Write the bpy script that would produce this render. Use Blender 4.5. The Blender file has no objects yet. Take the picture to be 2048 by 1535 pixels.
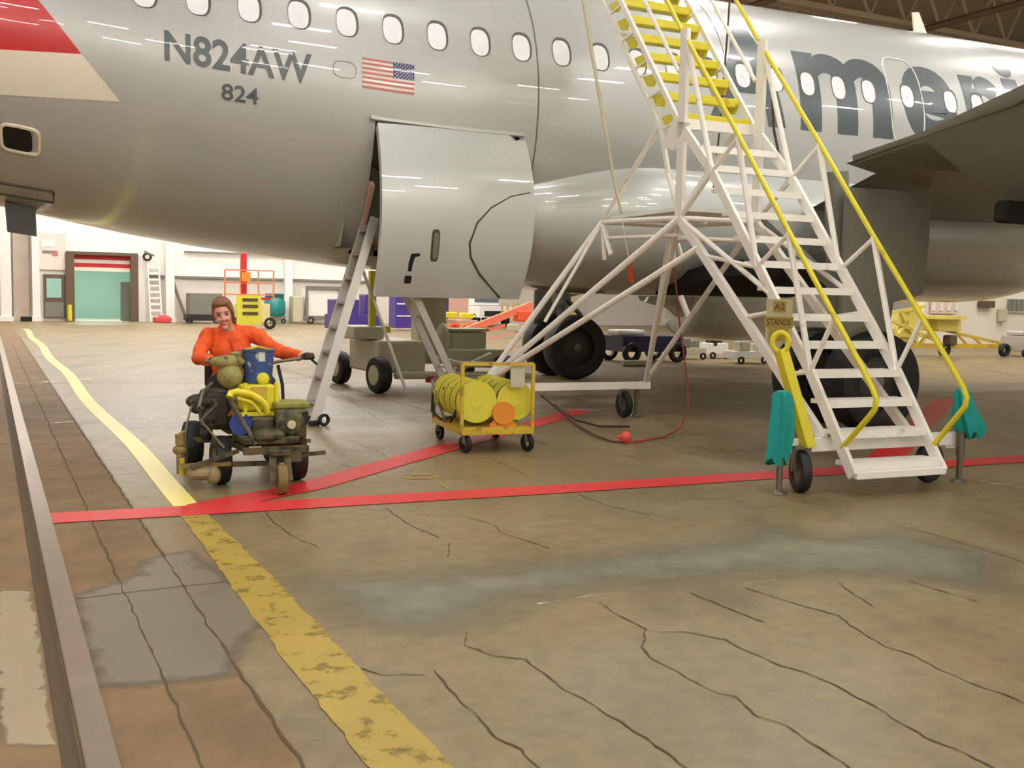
import bpy, bmesh, math, random
import numpy as np
from mathutils import Vector, Matrix, noise
random.seed(7)
SC = bpy.context.scene
COL = SC.collection
PI = math.pi
# ------------------------------------------------------------------ camera
FPX, PITCH, ROLL, CH = 2063.42, .0839293, .02075593, 1.468799
cp, sp, cr, sr = math.cos(PITCH), math.sin(PITCH), math.cos(ROLL), math.sin(ROLL)
cd = bpy.data.cameras.new('camera'); cam = bpy.data.objects.new('camera', cd); COL.objects.link(cam)
cd.sensor_width = 36; cd.lens = 36*FPX/2048; cd.clip_end = 400; cd.clip_start = .05
cam.matrix_world = Matrix(((cr, -sr, 0, 0), (sp*sr, sp*cr, -cp, 0), (cp*sr, cp*cr, sp, CH), (0, 0, 0, 1)))
SC.camera = cam
SC.view_settings.view_transform = 'Standard'; SC.view_settings.look = 'None'
SC.view_settings.gamma = 1; SC.view_settings.use_curve_mapping = False
SC.view_settings.exposure = .95
SC.cycles.max_bounces = 7; SC.cycles.diffuse_bounces = 4; SC.cycles.glossy_bounces = 3
w = bpy.data.worlds.new('world'); SC.world = w; w.use_nodes = True
w.node_tree.nodes['Background'].inputs[0].default_value = (.9, .92, 1, 1)
w.node_tree.nodes['Background'].inputs[1].default_value = .3
LAMP_NEAR, LAMP_FAR = 37.0, 92.0
# ------------------------------------------------------------------ frames
CAMP = Vector((0, 0, CH))
def ray(px, py):
    X = (px-1024)/FPX; U = (767.5-py)/FPX
    x = X*cr-U*sr; u = X*sr+U*cr
    return Vector((x, cp+u*sp, -sp+u*cp))
def G(px, py, z=0):
    r = ray(px, py); return CAMP+r*((z-CH)/r.z)
TH = 1.161513; AX = 13.51943
D = Vector((math.sin(TH), math.cos(TH), 0)); R = Vector((math.cos(TH), -math.sin(TH), 0)); A0 = -R*AX
def P(s, r, z): return A0+D*s+R*r+Vector((0, 0, z))      # aircraft frame: s forward, r starboard
def onS(px, py, s):
    r = ray(px, py); t = (s-(CAMP-A0).dot(D))/r.dot(D); return CAMP+r*t
def onR(px, py, q):
    r = ray(px, py); t = (q-(CAMP-A0).dot(R))/r.dot(R); return CAMP+r*t
PH = math.radians(27)
NV = Vector((-math.sin(PH), math.cos(PH), 0)); EV = Vector((math.cos(PH), math.sin(PH), 0))
def H(e, n, z=0): return EV*e+NV*n+Vector((0, 0, z))      # hangar frame
def onN(px, py, n):
    r = ray(px, py); t = n/r.dot(NV); return CAMP+r*t
# ------------------------------------------------------------------ materials
def lin(c):
    return tuple(((v/255)/12.92 if v/255 <= .04045 else ((v/255+.055)/1.055)**2.4) for v in c)
MATS = {}
def mat(name, c, rough=.5, metal=0, var=.0, scale=4, bump=0, coat=0, emit=None, es=0, dirt=None, dscale=3, dlo=.55, dhi=.7):
    if name in MATS: return MATS[name]
    m = bpy.data.materials.new(name); m.use_nodes = True; nt = m.node_tree; N = nt.nodes; L = nt.links
    b = N['Principled BSDF']; c = lin(c)
    b.inputs['Base Color'].default_value = (*c, 1); b.inputs['Roughness'].default_value = rough; b.inputs['Metallic'].default_value = metal
    if coat: b.inputs['Coat Weight'].default_value = coat; b.inputs['Coat Roughness'].default_value = .015
    if emit:
        b.inputs['Emission Color'].default_value = (*lin(emit), 1); b.inputs['Emission Strength'].default_value = es
    if var or bump or dirt:
        g = N.new('ShaderNodeNewGeometry')
        n = N.new('ShaderNodeTexNoise'); n.inputs['Scale'].default_value = scale; n.inputs['Detail'].default_value = 6
        L.new(g.outputs['Position'], n.inputs['Vector'])
        if var:
            mx = N.new('ShaderNodeMix'); mx.data_type = 'RGBA'
            mx.inputs[6].default_value = (*[v*(1-var) for v in c], 1); mx.inputs[7].default_value = (*[min(1, v*(1+var)) for v in c], 1)
            L.new(n.outputs['Fac'], mx.inputs[0]); out = mx.outputs[2]
        else:
            rgb = N.new('ShaderNodeRGB'); rgb.outputs[0].default_value = (*c, 1); out = rgb.outputs[0]
        if dirt:
            n2 = N.new('ShaderNodeTexNoise'); n2.inputs['Scale'].default_value = dscale; n2.inputs['Detail'].default_value = 8
            L.new(g.outputs['Position'], n2.inputs['Vector'])
            mr = N.new('ShaderNodeMapRange'); mr.inputs[1].default_value = dlo; mr.inputs[2].default_value = dhi
            L.new(n2.outputs['Fac'], mr.inputs[0])
            m2 = N.new('ShaderNodeMix'); m2.data_type = 'RGBA'; m2.inputs[7].default_value = (*lin(dirt), 1)
            L.new(mr.outputs[0], m2.inputs[0]); L.new(out, m2.inputs[6]); out = m2.outputs[2]
        L.new(out, b.inputs['Base Color'])
        if bump:
            bp = N.new('ShaderNodeBump'); bp.inputs['Strength'].default_value = bump; bp.inputs['Distance'].default_value = .01
            L.new(n.outputs['Fac'], bp.inputs['Height']); L.new(bp.outputs[0], b.inputs['Normal'])
    MATS[name] = m; return m
SILVER = mat('silver_paint', (188, 189, 184), .32, .15, .03, .6, coat=1)
WHITEP = mat('cream_paint', (240, 230, 210), .25, 0, .03, 1, coat=.6)
REDP = mat('red_livery', (205, 8, 12), .25, 0, .04, 1, coat=.6)
DGREY = mat('letter_grey', (84, 92, 94), .3, coat=.5)
SEAM = mat('seam_dark', (70, 66, 52), .6)
WPANE = mat('cabin_pane', (250, 250, 254), .12, 0, .1, 9, coat=1)
BLACK = mat('rubber', (26, 25, 23), .55, 0, .2, 8)
BLACK_SHADE = mat('black_and_recess_shade', (20, 18, 12), .8)  # near-black: painted shade of openings, also plain dark parts
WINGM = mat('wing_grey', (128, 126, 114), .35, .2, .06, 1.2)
FAIR = mat('fairing_grey', (198, 201, 195), .3, .12, .03, .7, coat=1)
STW = mat('stand_white', (244, 240, 230), .38, 0, .04, 5, dirt=(160, 140, 110), dscale=5, dlo=.64, dhi=.85)
STY = mat('safety_yellow', (222, 208, 40), .4, 0, .08, 5, dirt=(150, 130, 40), dscale=6, dlo=.62, dhi=.8)
GYEL = mat('green_yellow', (214, 206, 62), .45, 0, .12, 9)
CYEL = mat('cart_yellow', (205, 170, 45), .5, 0, .12, 9, dirt=(110, 85, 45), dscale=8)
ALU = mat('aluminium', (180, 174, 164), .4, .5, .08, 6)
STEEL = mat('worn_steel', (120, 112, 96), .45, .6, .12, 6)
LGREY = mat('machine_grey', (192, 187, 160), .5, 0, .1, 3)
MGREY = mat('mid_grey', (120, 118, 108), .5, 0, .1, 3)
OLIVE = mat('grimy_olive', (92, 84, 52), .55, .1, .3, 14, dirt=(40, 34, 20), dscale=12, dlo=.45, dhi=.65)
BLUE = mat('bucket_blue', (60, 84, 138), .4, 0, .15, 10, dirt=(190, 190, 170), dscale=11, dlo=.62, dhi=.7)
ORANGE = mat('orange_cloth', (236, 92, 34), .8, 0, .08, 10)
SKIN = mat('skin', (222, 160, 138), .5, 0, .05, 8)
HAIR = mat('hair', (128, 84, 52), .6, 0, .25, 40)
TROU = mat('dark_trousers', (52, 48, 40), .85, 0, .15, 8)
GLOVE = mat('work_glove', (62, 50, 36), .8, 0, .2, 20)
TEAL = mat('teal_cloth', (22, 150, 142), .85, 0, .12, 10)
TEALP = mat('teal_paint', (30, 130, 125), .4, 0, .1, 4)
PURPLE = mat('purple_paint', (72, 52, 140), .35, 0, .1, 3)
NAVY = mat('navy_paint', (28, 32, 70), .4, 0, .1, 3)
ORG = mat('orange_paint', (232, 90, 55), .4, 0, .1, 4)
BORG = mat('reel_orange', (225, 140, 40), .45, 0, .1, 8)
BRED = mat('ball_red', (225, 85, 70), .5, 0, .08, 20)
HOSE = mat('dark_red_hose', (92, 32, 24), .6)
WHITE = mat('white_paint', (235, 232, 225), .5, 0, .03, 3)
REDS = mat('red_plain', (200, 30, 35), .5)
YPLATE = mat('sign_yellow', (150, 128, 40), .6, 0, .1, 12)
YTXT = mat('sign_letter', (84, 62, 20), .6)
BROWN = mat('door_brown', (96, 78, 60), .6, 0, .1, 4)
PINK = mat('pink_primer', (214, 170, 150), .6, 0, .06, 5)
GINT = mat('bay_lining', (196, 200, 186), .6, 0, .05, 5)
# ------------------------------------------------------------------ mesh builder
def rotz(a): return Matrix.Rotation(a, 4, 'Z')
def frame(o, x, z=Vector((0, 0, 1))):
    x = Vector(x).normalized(); y = Vector(z).cross(x).normalized(); zz = x.cross(y)
    return Matrix(((x.x, y.x, zz.x, o[0]), (x.y, y.y, zz.y, o[1]), (x.z, y.z, zz.z, o[2]), (0, 0, 0, 1)))
def V(*a): return Vector(a[0] if len(a) == 1 else a)
class M:
    def __init__(s, T=None): s.b = bmesh.new(); s.T = T or Matrix(); s.mi = 0
    def _f(s, vs):
        try: f = s.b.faces.new(vs); f.material_index = s.mi; return f
        except ValueError: return None
    def v(s, p): return s.b.verts.new(s.T @ V(p))
    def box(s, c, d, rot=None, bev=0):
        c = V(c); hx, hy, hz = d[0]/2, d[1]/2, d[2]/2; Rm = rot.to_3x3() if rot else Matrix.Identity(3)
        q = [s.v(c+Rm @ V(x*hx, y*hy, z*hz)) for z in (-1, 1) for y in (-1, 1) for x in (-1, 1)]
        fs = [s._f([q[i] for i in f]) for f in ((0, 2, 3, 1), (4, 5, 7, 6), (0, 1, 5, 4), (2, 6, 7, 3), (0, 4, 6, 2), (1, 3, 7, 5))]
        if bev:
            es = list({e for f in fs for e in f.edges}); r = bmesh.ops.bevel(s.b, geom=es, offset=bev, segments=2, affect='EDGES', profile=.5)
            for f in r['faces']: f.material_index = s.mi
        return s
    def beam(s, p, q, w, h, up=(0, 0, 1), bev=0):
        p, q = V(p), V(q); x = (q-p); L = x.length; x.normalize(); up = V(up)
        if abs(x.dot(up)) > .98: up = V(1, 0, 0)
        y = up.cross(x).normalized(); z = x.cross(y)
        Rm = Matrix((x, y, z)).transposed().to_4x4()
        return s.box((p+q)/2, (L, w, h), Rm, bev)
    def tube(s, pts, r, n=8, cap=True):
        pts = [V(p) for p in pts]; rr = r if isinstance(r, (list, tuple)) else [r]*len(pts)
        rings = []; ref = None
        for i, p in enumerate(pts):
            t = (pts[min(i+1, len(pts)-1)]-pts[max(i-1, 0)]).normalized()
            if ref is None:
                ref = V(0, 0, 1) if abs(t.z) < .9 else V(1, 0, 0)
            a = ref-t*ref.dot(t); a.normalize(); ref = a; c = t.cross(a)
            rings.append([s.v(p+(a*math.cos(k*2*PI/n)+c*math.sin(k*2*PI/n))*rr[i]) for k in range(n)])
        for A, B in zip(rings, rings[1:]):
            for k in range(n): s._f([A[k], A[(k+1) % n], B[(k+1) % n], B[k]])
        if cap: s._f(rings[0][::-1]); s._f(rings[-1])
        return s
    def lathe(s, prof, o, ax=(0, 0, 1), n=24):
        ax = V(ax).normalized(); a = (V(0, 0, 1) if abs(ax.z) < .9 else V(1, 0, 0)); a = (a-ax*a.dot(ax)).normalized(); c = ax.cross(a); o = V(o)
        rings = []
        for r, h in prof:
            rings.append([s.v(o+ax*h)] if r < 1e-6 else [s.v(o+ax*h+(a*math.cos(k*2*PI/n)+c*math.sin(k*2*PI/n))*r) for k in range(n)])
        for A, B in zip(rings, rings[1:]):
            for k in range(n):
                if len(A) == 1 and len(B) == 1: break
                if len(A) == 1: s._f([A[0], B[(k+1) % n], B[k]])
                elif len(B) == 1: s._f([A[k], A[(k+1) % n], B[0]])
                else: s._f([A[k], A[(k+1) % n], B[(k+1) % n], B[k]])
        return s
    def cyl(s, p, q, r, n=16):
        p, q = V(p), V(q); return s.lathe([(0, 0), (r, 0), (r, (q-p).length), (0, (q-p).length)], p, q-p, n)
    def ell(s, c, r, rot=None, n=14):
        c = V(c); Rm = rot.to_3x3() if rot else Matrix.Identity(3); rings = []
        for i in range(n//2+1):
            ph = -PI/2+PI*i/(n//2)
            if i in (0, n//2): rings.append([s.v(c+Rm @ V(0, 0, r[2]*math.sin(ph)))])
            else: rings.append([s.v(c+Rm @ V(r[0]*math.cos(ph)*math.cos(k*2*PI/n), r[1]*math.cos(ph)*math.sin(k*2*PI/n), r[2]*math.sin(ph))) for k in range(n)])
        for A, B in zip(rings, rings[1:]):
            for k in range(n):
                if len(A) == 1: s._f([A[0], B[(k+1) % n], B[k]])
                elif len(B) == 1: s._f([A[k], A[(k+1) % n], B[0]])
                else: s._f([A[k], A[(k+1) % n], B[(k+1) % n], B[k]])
        return s
    def prism(s, pts, vec):
        a = [s.v(p) for p in pts]; b = [s.v(V(p)+V(vec)) for p in pts]; n = len(a)
        s._f(a[::-1]); s._f(b)
        for k in range(n): s._f([a[k], a[(k+1) % n], b[(k+1) % n], b[k]])
        return s
    def loft(s, rings, cap=True):
        rr = [[s.v(p) for p in g] for g in rings]
        for A, B in zip(rr, rr[1:]):
            n = len(A)
            for k in range(n): s._f([A[k], A[(k+1) % n], B[(k+1) % n], B[k]])
        if cap: s._f(rr[0][::-1]); s._f(rr[-1])
        return s
    def wheel(s, c, ax, r, w, n=28):      # rounded tyre
        h = w/2
        return s.lathe([(r*.55, -h*.8), (r*.8, -h), (r*.95, -h*.85), (r, -h*.4), (r, h*.4), (r*.95, h*.85), (r*.8, h), (r*.55, h*.8), (r*.5, 0), (r*.55, -h*.8)], c, ax, n)
    def done(s, name, m, parent=None, smooth=False, **kw):
        b = s.b; bmesh.ops.remove_doubles(b, verts=b.verts, dist=1e-5); bmesh.ops.recalc_face_normals(b, faces=b.faces)
        me = bpy.data.meshes.new(name); b.to_mesh(me); b.free()
        for x in (m if isinstance(m, (list, tuple)) else [m]): me.materials.append(x)
        o = bpy.data.objects.new(name, me); COL.objects.link(o)
        if parent is not None:
            o.parent = parent; me.transform(wmat(parent).inverted())
        else:
            # origin at the base centre
            xs = [v.co.x for v in me.vertices]; ys = [v.co.y for v in me.vertices]; zs = [v.co.z for v in me.vertices]
            c = Vector(((min(xs)+max(xs))/2, (min(ys)+max(ys))/2, min(zs)))
            me.transform(Matrix.Translation(-c)); o.location = c
        if smooth:
            me.polygons.foreach_set('use_smooth', [True]*len(me.polygons))
            me.set_sharp_from_angle(angle=math.radians(38))
        for k, v2 in kw.items(): o[k] = v2
        return o
def wmat(o):
    m = o.matrix_basis.copy()
    while o.parent is not None: o = o.parent; m = o.matrix_basis @ m
    return m
def thing(name, label, cat, loc, head=(1, 0, 0), group=None):
    o = bpy.data.objects.new(name, None); COL.objects.link(o); o.empty_display_size = .2
    o.matrix_basis = frame(V(loc), V(head)); o['label'] = label; o['category'] = cat
    if group: o['group'] = group
    return o
def lab(o, label, cat, group=None):
    o['label'] = label; o['category'] = cat
    if group: o['group'] = group
    return o
def struct(o): o['kind'] = 'structure'; return o
def remesh(o, vox=.015, sm=6):
    r = o.modifiers.new('remesh', 'REMESH'); r.mode = 'VOXEL'; r.voxel_size = vox; r.use_smooth_shade = True
    if sm: q = o.modifiers.new('smooth', 'SMOOTH'); q.iterations = sm; q.factor = .5
    return o
# ------------------------------------------------------------------ floor
def floor_material():
    m = bpy.data.materials.new('concrete'); m.use_nodes = True; nt = m.node_tree; N = nt.nodes; L = nt.links; b = N['Principled BSDF']
    g = N.new('ShaderNodeNewGeometry')
    def nz(sc, det, sx=1, sy=1):
        mp = N.new('ShaderNodeMapping'); mp.inputs['Rotation'].default_value = (0, 0, -PH); mp.inputs['Scale'].default_value = (sx, sy, 1)
        L.new(g.outputs['Position'], mp.inputs['Vector'])
        n = N.new('ShaderNodeTexNoise'); n.inputs['Scale'].default_value = sc; n.inputs['Detail'].default_value = det; n.inputs['Roughness'].default_value = .6
        L.new(mp.outputs[0], n.inputs['Vector']); return n.outputs['Fac']
    def ramp(f, st):
        r = N.new('ShaderNodeValToRGB'); e = r.color_ramp.elements
        while len(e) < len(st): e.new(.5)
        for q, (p, c) in zip(e, st): q.position = p; q.color = (*lin(c), 1)
        L.new(f, r.inputs[0]); return r.outputs[0]
    base = ramp(nz(.55, 5), [(.3, (126, 109, 74)), (.5, (139, 120, 83)), (.7, (148, 128, 93))])
    fine = ramp(nz(9, 8), [(.25, (200, 198, 195)), (.6, (255, 255, 255))])
    mx = N.new('ShaderNodeMix'); mx.data_type = 'RGBA'; mx.blend_type = 'MULTIPLY'; mx.inputs[0].default_value = .8
    L.new(base, mx.inputs[6]); L.new(fine, mx.inputs[7])
    st = ramp(nz(1.3, 6, 1, .35), [(.52, (255, 255, 255)), (.72, (196, 186, 168))])
    m2 = N.new('ShaderNodeMix'); m2.data_type = 'RGBA'; m2.blend_type = 'MULTIPLY'; m2.inputs[0].default_value = .9
    L.new(mx.outputs[2], m2.inputs[6]); L.new(st, m2.inputs[7])
    # browner slabs beside the door rail (hangar coordinate e < .85)
    dt = N.new('ShaderNodeVectorMath'); dt.operation = 'DOT_PRODUCT'; dt.inputs[1].default_value = EV; L.new(g.outputs['Position'], dt.inputs[0])
    mr = N.new('ShaderNodeMapRange'); mr.inputs[1].default_value = .84; mr.inputs[2].default_value = .87; mr.inputs[3].default_value = 1; mr.inputs[4].default_value = 0
    L.new(dt.outputs['Value'], mr.inputs[0])
    br = ramp(nz(2.2, 7), [(.35, (112, 86, 58)), (.65, (140, 112, 78))])
    mm = N.new('ShaderNodeMath'); mm.operation = 'MULTIPLY'; mm.inputs[1].default_value = .75; L.new(mr.outputs[0], mm.inputs[0])
    m3 = N.new('ShaderNodeMix'); m3.data_type = 'RGBA'; L.new(mm.outputs[0], m3.inputs[0]); L.new(m2.outputs[2], m3.inputs[6]); L.new(br, m3.inputs[7])
    L.new(m3.outputs[2], b.inputs['Base Color'])
    rr = N.new('ShaderNodeMapRange'); rr.inputs[3].default_value = .3; rr.inputs[4].default_value = .52; L.new(nz(1.1, 5), rr.inputs[0])
    ra = N.new('ShaderNodeMath'); ra.operation = 'MULTIPLY_ADD'; ra.inputs[1].default_value = .4; L.new(mr.outputs[0], ra.inputs[0]); L.new(rr.outputs[0], ra.inputs[2]); L.new(ra.outputs[0], b.inputs['Roughness'])
    bp = N.new('ShaderNodeBump'); bp.inputs['Strength'].default_value = .25; bp.inputs['Distance'].default_value = .01; L.new(nz(14, 6), bp.inputs['Height']); L.new(bp.outputs[0], b.inputs['Normal'])
    return m
CONC = floor_material()
CRACK = mat('crack', (86, 70, 48), .9)
def ribbon(bm_, pts, w, z=.0, jit=0, mi=0, off=.003):
    """flat strip on the floor through world points"""
    pts = [V(p) for p in pts]; L_, R_ = [], []
    for i, p in enumerate(pts):
        t = (pts[min(i+1, len(pts)-1)]-pts[max(i-1, 0)]); t.z = 0; t.normalize(); n = V(-t.y, t.x, 0)
        ww = (w[i] if isinstance(w, list) else w)/2
        ww *= 1+random.uniform(-jit, jit)
        L_.append(bm_.v((p.x+n.x*ww, p.y+n.y*ww, off))); R_.append(bm_.v((p.x-n.x*ww, p.y-n.y*ww, off)))
    bm_.mi = mi
    for i in range(len(pts)-1): bm_._f([L_[i], R_[i], R_[i+1], L_[i+1]])
def resample(pts, step, wob=0, sc=6):
    out = []
    for a, b in zip(pts, pts[1:]):
        n = max(1, int((b-a).length/step))
        for k in range(n): out.append(a.lerp(b, k/n))
    out.append(pts[-1])
    if wob:
        for i in range(1, len(out)-1):
            q = noise.noise_vector(out[i]*sc); out[i] = out[i]+V(q.x, q.y, 0)*wob+V(random.uniform(-1, 1), random.uniform(-1, 1), 0)*wob*.3
    return out
fm = M()
q = [fm.v(H(-25, -12)), fm.v(H(48, -12)), fm.v(H(48, 50)), fm.v(H(-25, 50))]
fm._f(q)
cracks = [
 [(935, 1262), (932, 1290), (985, 1312), (1052, 1318), (1085, 1345), (1140, 1385), (1200, 1420), (1290, 1475), (1375, 1537)],
 [(868, 1340), (900, 1375), (915, 1400), (960, 1435), (990, 1475), (1045, 1500), (1080, 1537)],
 [(1198, 1205), (1250, 1238), (1290, 1258), (1285, 1295), (1300, 1315), (1345, 1338), (1400, 1370), (1435, 1385), (1470, 1392), (1510, 1430), (1570, 1450), (1620, 1485), (1700, 1537)],
 [(1300, 1262), (1380, 1265), (1450, 1278), (1500, 1305), (1560, 1330), (1610, 1345), (1680, 1375), (1770, 1425), (1850, 1475), (1930, 1505), (1990, 1537)],
 [(1490, 1175), (1540, 1192), (1600, 1210), (1640, 1220), (1680, 1232), (1700, 1250), (1740, 1275), (1770, 1292), (1820, 1307), (1880, 1340), (1950, 1370), (2010, 1388), (2060, 1410)],
 [(1675, 1163), (1710, 1190), (1745, 1212)],
 [(1770, 1045), (1850, 1063), (1940, 1090), (2060, 1128)],
 [(1815, 1160), (1870, 1178), (1960, 1205)],
 [(770, 1015), (820, 1050), (880, 1075)], [(920, 1030), (990, 1050), (1000, 1065), (1060, 1083), (1100, 1097)],
 [(900, 1085), (895, 1115)], [(520, 1010), (545, 1040), (580, 1070), (640, 1095)], [(700, 1330), (770, 1350), (850, 1350)],
 [(725, 1430), (750, 1480), (755, 1537)], [(1380, 1185), (1440, 1210), (1530, 1245)], [(345, 960), (370, 975), (385, 1010)],
 [(640, 760), (700, 800), (760, 840), (830, 862)], [(420, 745), (520, 790)], [(980, 915), (1060, 955)], [(1080, 930), (1180, 935)],
 [(700, 880), (760, 905), (800, 930)], [(640, 915), (700, 935)], [(1240, 905), (1300, 930)], [(1150, 985), (1210, 1010), (1300, 1030)]]
for c in cracks:
    pts = resample([G(*p) for p in c], .035, .012, 9)
    ribbon(fm, pts, .0065, jit=.6, mi=1)
for e, w_, n0, n1 in ((.57, .008, 2.8, 30), (.845, .011, 2.8, 34)):
    pts = resample([H(e, n0), H(e, n1)], .08, .012, 7); ribbon(fm, pts, w_, jit=.5, mi=1)
for n0 in (5.2, 8.6, 12, 15.4, 18.8, 22.2):
    ribbon(fm, resample([H(.3, n0), H(1.1, n0+.02)], .08, .01), .008, mi=1)
for n0 in (11.5, 17.5, 23.5):
    ribbon(fm, resample([H(1.3, n0), H(14, n0)], .2, .01), .012, mi=1)
for e0 in (5, 9.5, 14):
    ribbon(fm, resample([H(e0, 9), H(e0, 30)], .2, .01), .012, mi=1)
FLOOR = struct(fm.done('floor', [CONC, CRACK]))
def alpha_paint(name, c, lo, hi, sc=7, rough=.45, edge=False, c2=None):
    """floor paint worn away in patches; 'edge' fades it by the mesh attribute 'cover'"""
    m = bpy.data.materials.new(name); m.use_nodes = True; nt = m.node_tree; N = nt.nodes; L = nt.links; b = N['Principled BSDF']
    g = N.new('ShaderNodeNewGeometry'); n = N.new('ShaderNodeTexNoise'); n.inputs['Scale'].default_value = sc; n.inputs['Detail'].default_value = 8; n.inputs['Roughness'].default_value = .65
    L.new(g.outputs['Position'], n.inputs['Vector'])
    mr = N.new('ShaderNodeMapRange'); mr.inputs[1].default_value = lo; mr.inputs[2].default_value = hi; mr.inputs[3].default_value = 0; mr.inputs[4].default_value = 1
    fac = n.outputs['Fac']
    if edge:
        at = N.new('ShaderNodeAttribute'); at.attribute_name = 'cover'
        ad = N.new('ShaderNodeMath'); ad.operation = 'ADD'; L.new(at.outputs['Fac'], ad.inputs[0]); L.new(fac, ad.inputs[1]); fac = ad.outputs[0]
    L.new(fac, mr.inputs[0]); L.new(mr.outputs[0], b.inputs['Alpha'])
    mx = N.new('ShaderNodeMix'); mx.data_type = 'RGBA'; c2 = c2 or tuple(int(v*.86) for v in c)
    mx.inputs[6].default_value = (*lin(c), 1); mx.inputs[7].default_value = (*lin(c2), 1)
    n2 = N.new('ShaderNodeTexNoise'); n2.inputs['Scale'].default_value = 3; n2.inputs['Detail'].default_value = 6; L.new(g.outputs['Position'], n2.inputs['Vector'])
    L.new(n2.outputs['Fac'], mx.inputs[0]); L.new(mx.outputs[2], b.inputs['Base Color']); b.inputs['Roughness'].default_value = rough
    return m
YNEW = mat('fresh_yellow', (242, 226, 128), .4, 0, .04, 3)
YOLD = alpha_paint('old_yellow', (184, 154, 52), .3, .46, 8, c2=(152, 130, 54))
RPAINT = alpha_paint('red_floor_paint', (214, 50, 48), .22, .36, 9, c2=(205, 32, 38))
RFADE = alpha_paint('faded_red_paint', (206, 92, 78), .4, .62, 5)
GREYP = alpha_paint('grey_patch_paint', (112, 102, 84), .6, 1.4, 5, .4, True, (126, 115, 96))
BLUEP = alpha_paint('pale_grey_patch', (130, 127, 104), .5, 1.7, 3, .33, True, (140, 135, 112))
WPATCH = alpha_paint('pale_concrete', (166, 150, 122), .72, .98, 6, .65, True, (150, 134, 106))
PALE = alpha_paint('pale_stripe_paint', (225, 215, 195), .42, .6, 6)
def floor_part(name, m, build, label=None):
    b = M(); build(b); o = b.done(name, m, FLOOR)
    if label: o['label'] = label
    return o
ye = [H(1.19, 7.2+k*.5) for k in range(0, 67)]
for i, p in enumerate(ye): ye[i] = p+EV*(.035*math.sin(i*.33)*min(1, i/6))
floor_part('yellow_line', YNEW, lambda b: ribbon(b, ye, .17, off=.0035), 'freshly painted pale yellow stripe')
yo = resample([H(1.19, 7.12), H(1.18, 5.4), H(1.16, 4.2), H(1.15, 2.2)], .06, .012, 5)
floor_part('yellow_line', YOLD, lambda b: ribbon(b, yo, [.16+.08*min(1, i/40) for i in range(len(yo))], jit=.05, off=.0035), 'old worn yellow stripe with bare patches')
def red1(b):
    ribbon(b, resample([G(95, 1037), G(403, 1020), G(1100, 979), G(1560, 949), G(2100, 914)], .2), .32, off=.005)
    ribbon(b, resample([G(400, 1016), G(620, 972), G(900, 893), G(1165, 820)], .2), [.3]*200, off=.0047)
floor_part('red_line', RPAINT, red1, 'fresh red stripes meeting at the yellow line')
def red2(b):
    b.prism([G(1722, 926), G(1800, 926), G(1915, 798), G(1868, 798)], (0, 0, .004))
    ribbon(b, [G(885, 692), G(1000, 672), G(1115, 650)], .12)
floor_part('red_line', RPAINT, red2)
def red3(b):
    ribbon(b, resample([G(20, 766), G(620, 766)], .5), .07); ribbon(b, resample([G(700, 790), G(860, 792)], .5), .06)
    ribbon(b, resample([G(1210, 762), G(1540, 776), G(2100, 806)], .5), .12); ribbon(b, resample([G(1530, 742), G(2100, 770)], .5), .09)
floor_part('red_line', RFADE, red3, 'faded thin red floor line')
def pale(b):
    ribbon(b, resample([G(20, 850), G(240, 838), G(590, 826)], .3), .06, off=.0025); ribbon(b, resample([G(20, 768), G(200, 756), G(620, 760)], .3), .1, off=.002)
    ribbon(b, resample([G(1960, 962), G(2100, 985)], .1), .03); ribbon(b, resample([G(1075, 1208), G(1210, 1187)], .03), .02); ribbon(b, resample([G(1490, 1166), G(1550, 1160)], .03), .01)
floor_part('pale_line', PALE, pale)
def ymarks(b):
    for (x, y, rx, ry) in ((842, 953, .13, .05), (1445, 897, .12, .05)):
        c = G(x, y); ribbon(b, [c+EV*(rx*math.cos(t*PI/8))+NV*(ry*2*math.sin(t*PI/8)) for t in range(17)], .04)
    ribbon(b, [G(875, 963), G(900, 980)], .02)
floor_part('yellow_mark', YOLD, ymarks, 'small yellow ring marks')
def patch(name, m, px, label=None, off=.002, soft=.25):
    pts = [G(*p) for p in px]; b = bmesh.new()
    vs = [b.verts.new((p.x, p.y, off)) for p in pts]; f = b.faces.new(vs); bmesh.ops.triangulate(b, faces=[f])
    xs = [p.x for p in pts]; ys = [p.y for p in pts]; st = .09
    for ax, lo, hi in ((0, min(xs), max(xs)), (1, min(ys), max(ys))):
        k = lo+st
        while k < hi:
            co = V(k, 0, 0) if ax == 0 else V(0, k, 0); no = V(1, 0, 0) if ax == 0 else V(0, 1, 0)
            bmesh.ops.bisect_plane(b, geom=b.verts[:]+b.edges[:]+b.faces[:], plane_co=co, plane_no=no); k += st
    me = bpy.data.meshes.new(name); b.to_mesh(me); b.free(); at = me.attributes.new('cover', 'FLOAT', 'POINT')
    n = len(pts)
    for i, v in enumerate(me.vertices):
        dm = 9
        for k in range(n):
            a, c = pts[k], pts[(k+1) % n]; e = V(c.x-a.x, c.y-a.y, 0); t = max(0, min(1, (V(v.co.x-a.x, v.co.y-a.y, 0)).dot(e)/e.length_squared))
            dm = min(dm, math.hypot(v.co.x-a.x-e.x*t, v.co.y-a.y-e.y*t))
        at.data[i].value = min(1, dm/soft)
    me.materials.append(m); o = bpy.data.objects.new(name, me); COL.objects.link(o); me.transform(wmat(FLOOR).inverted()); o.parent = FLOOR
    if label: o['label'] = label
patch('grey_patch', GREYP, [(118, 1190), (250, 1150), (262, 1120), (330, 1103), (392, 1092), (430, 1120), (480, 1160), (560, 1210), (560, 1235), (505, 1290), (490, 1360), (330, 1378), (165, 1392), (140, 1300)], 'dark grey painted patch beside the rail', soft=.12)
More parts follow.
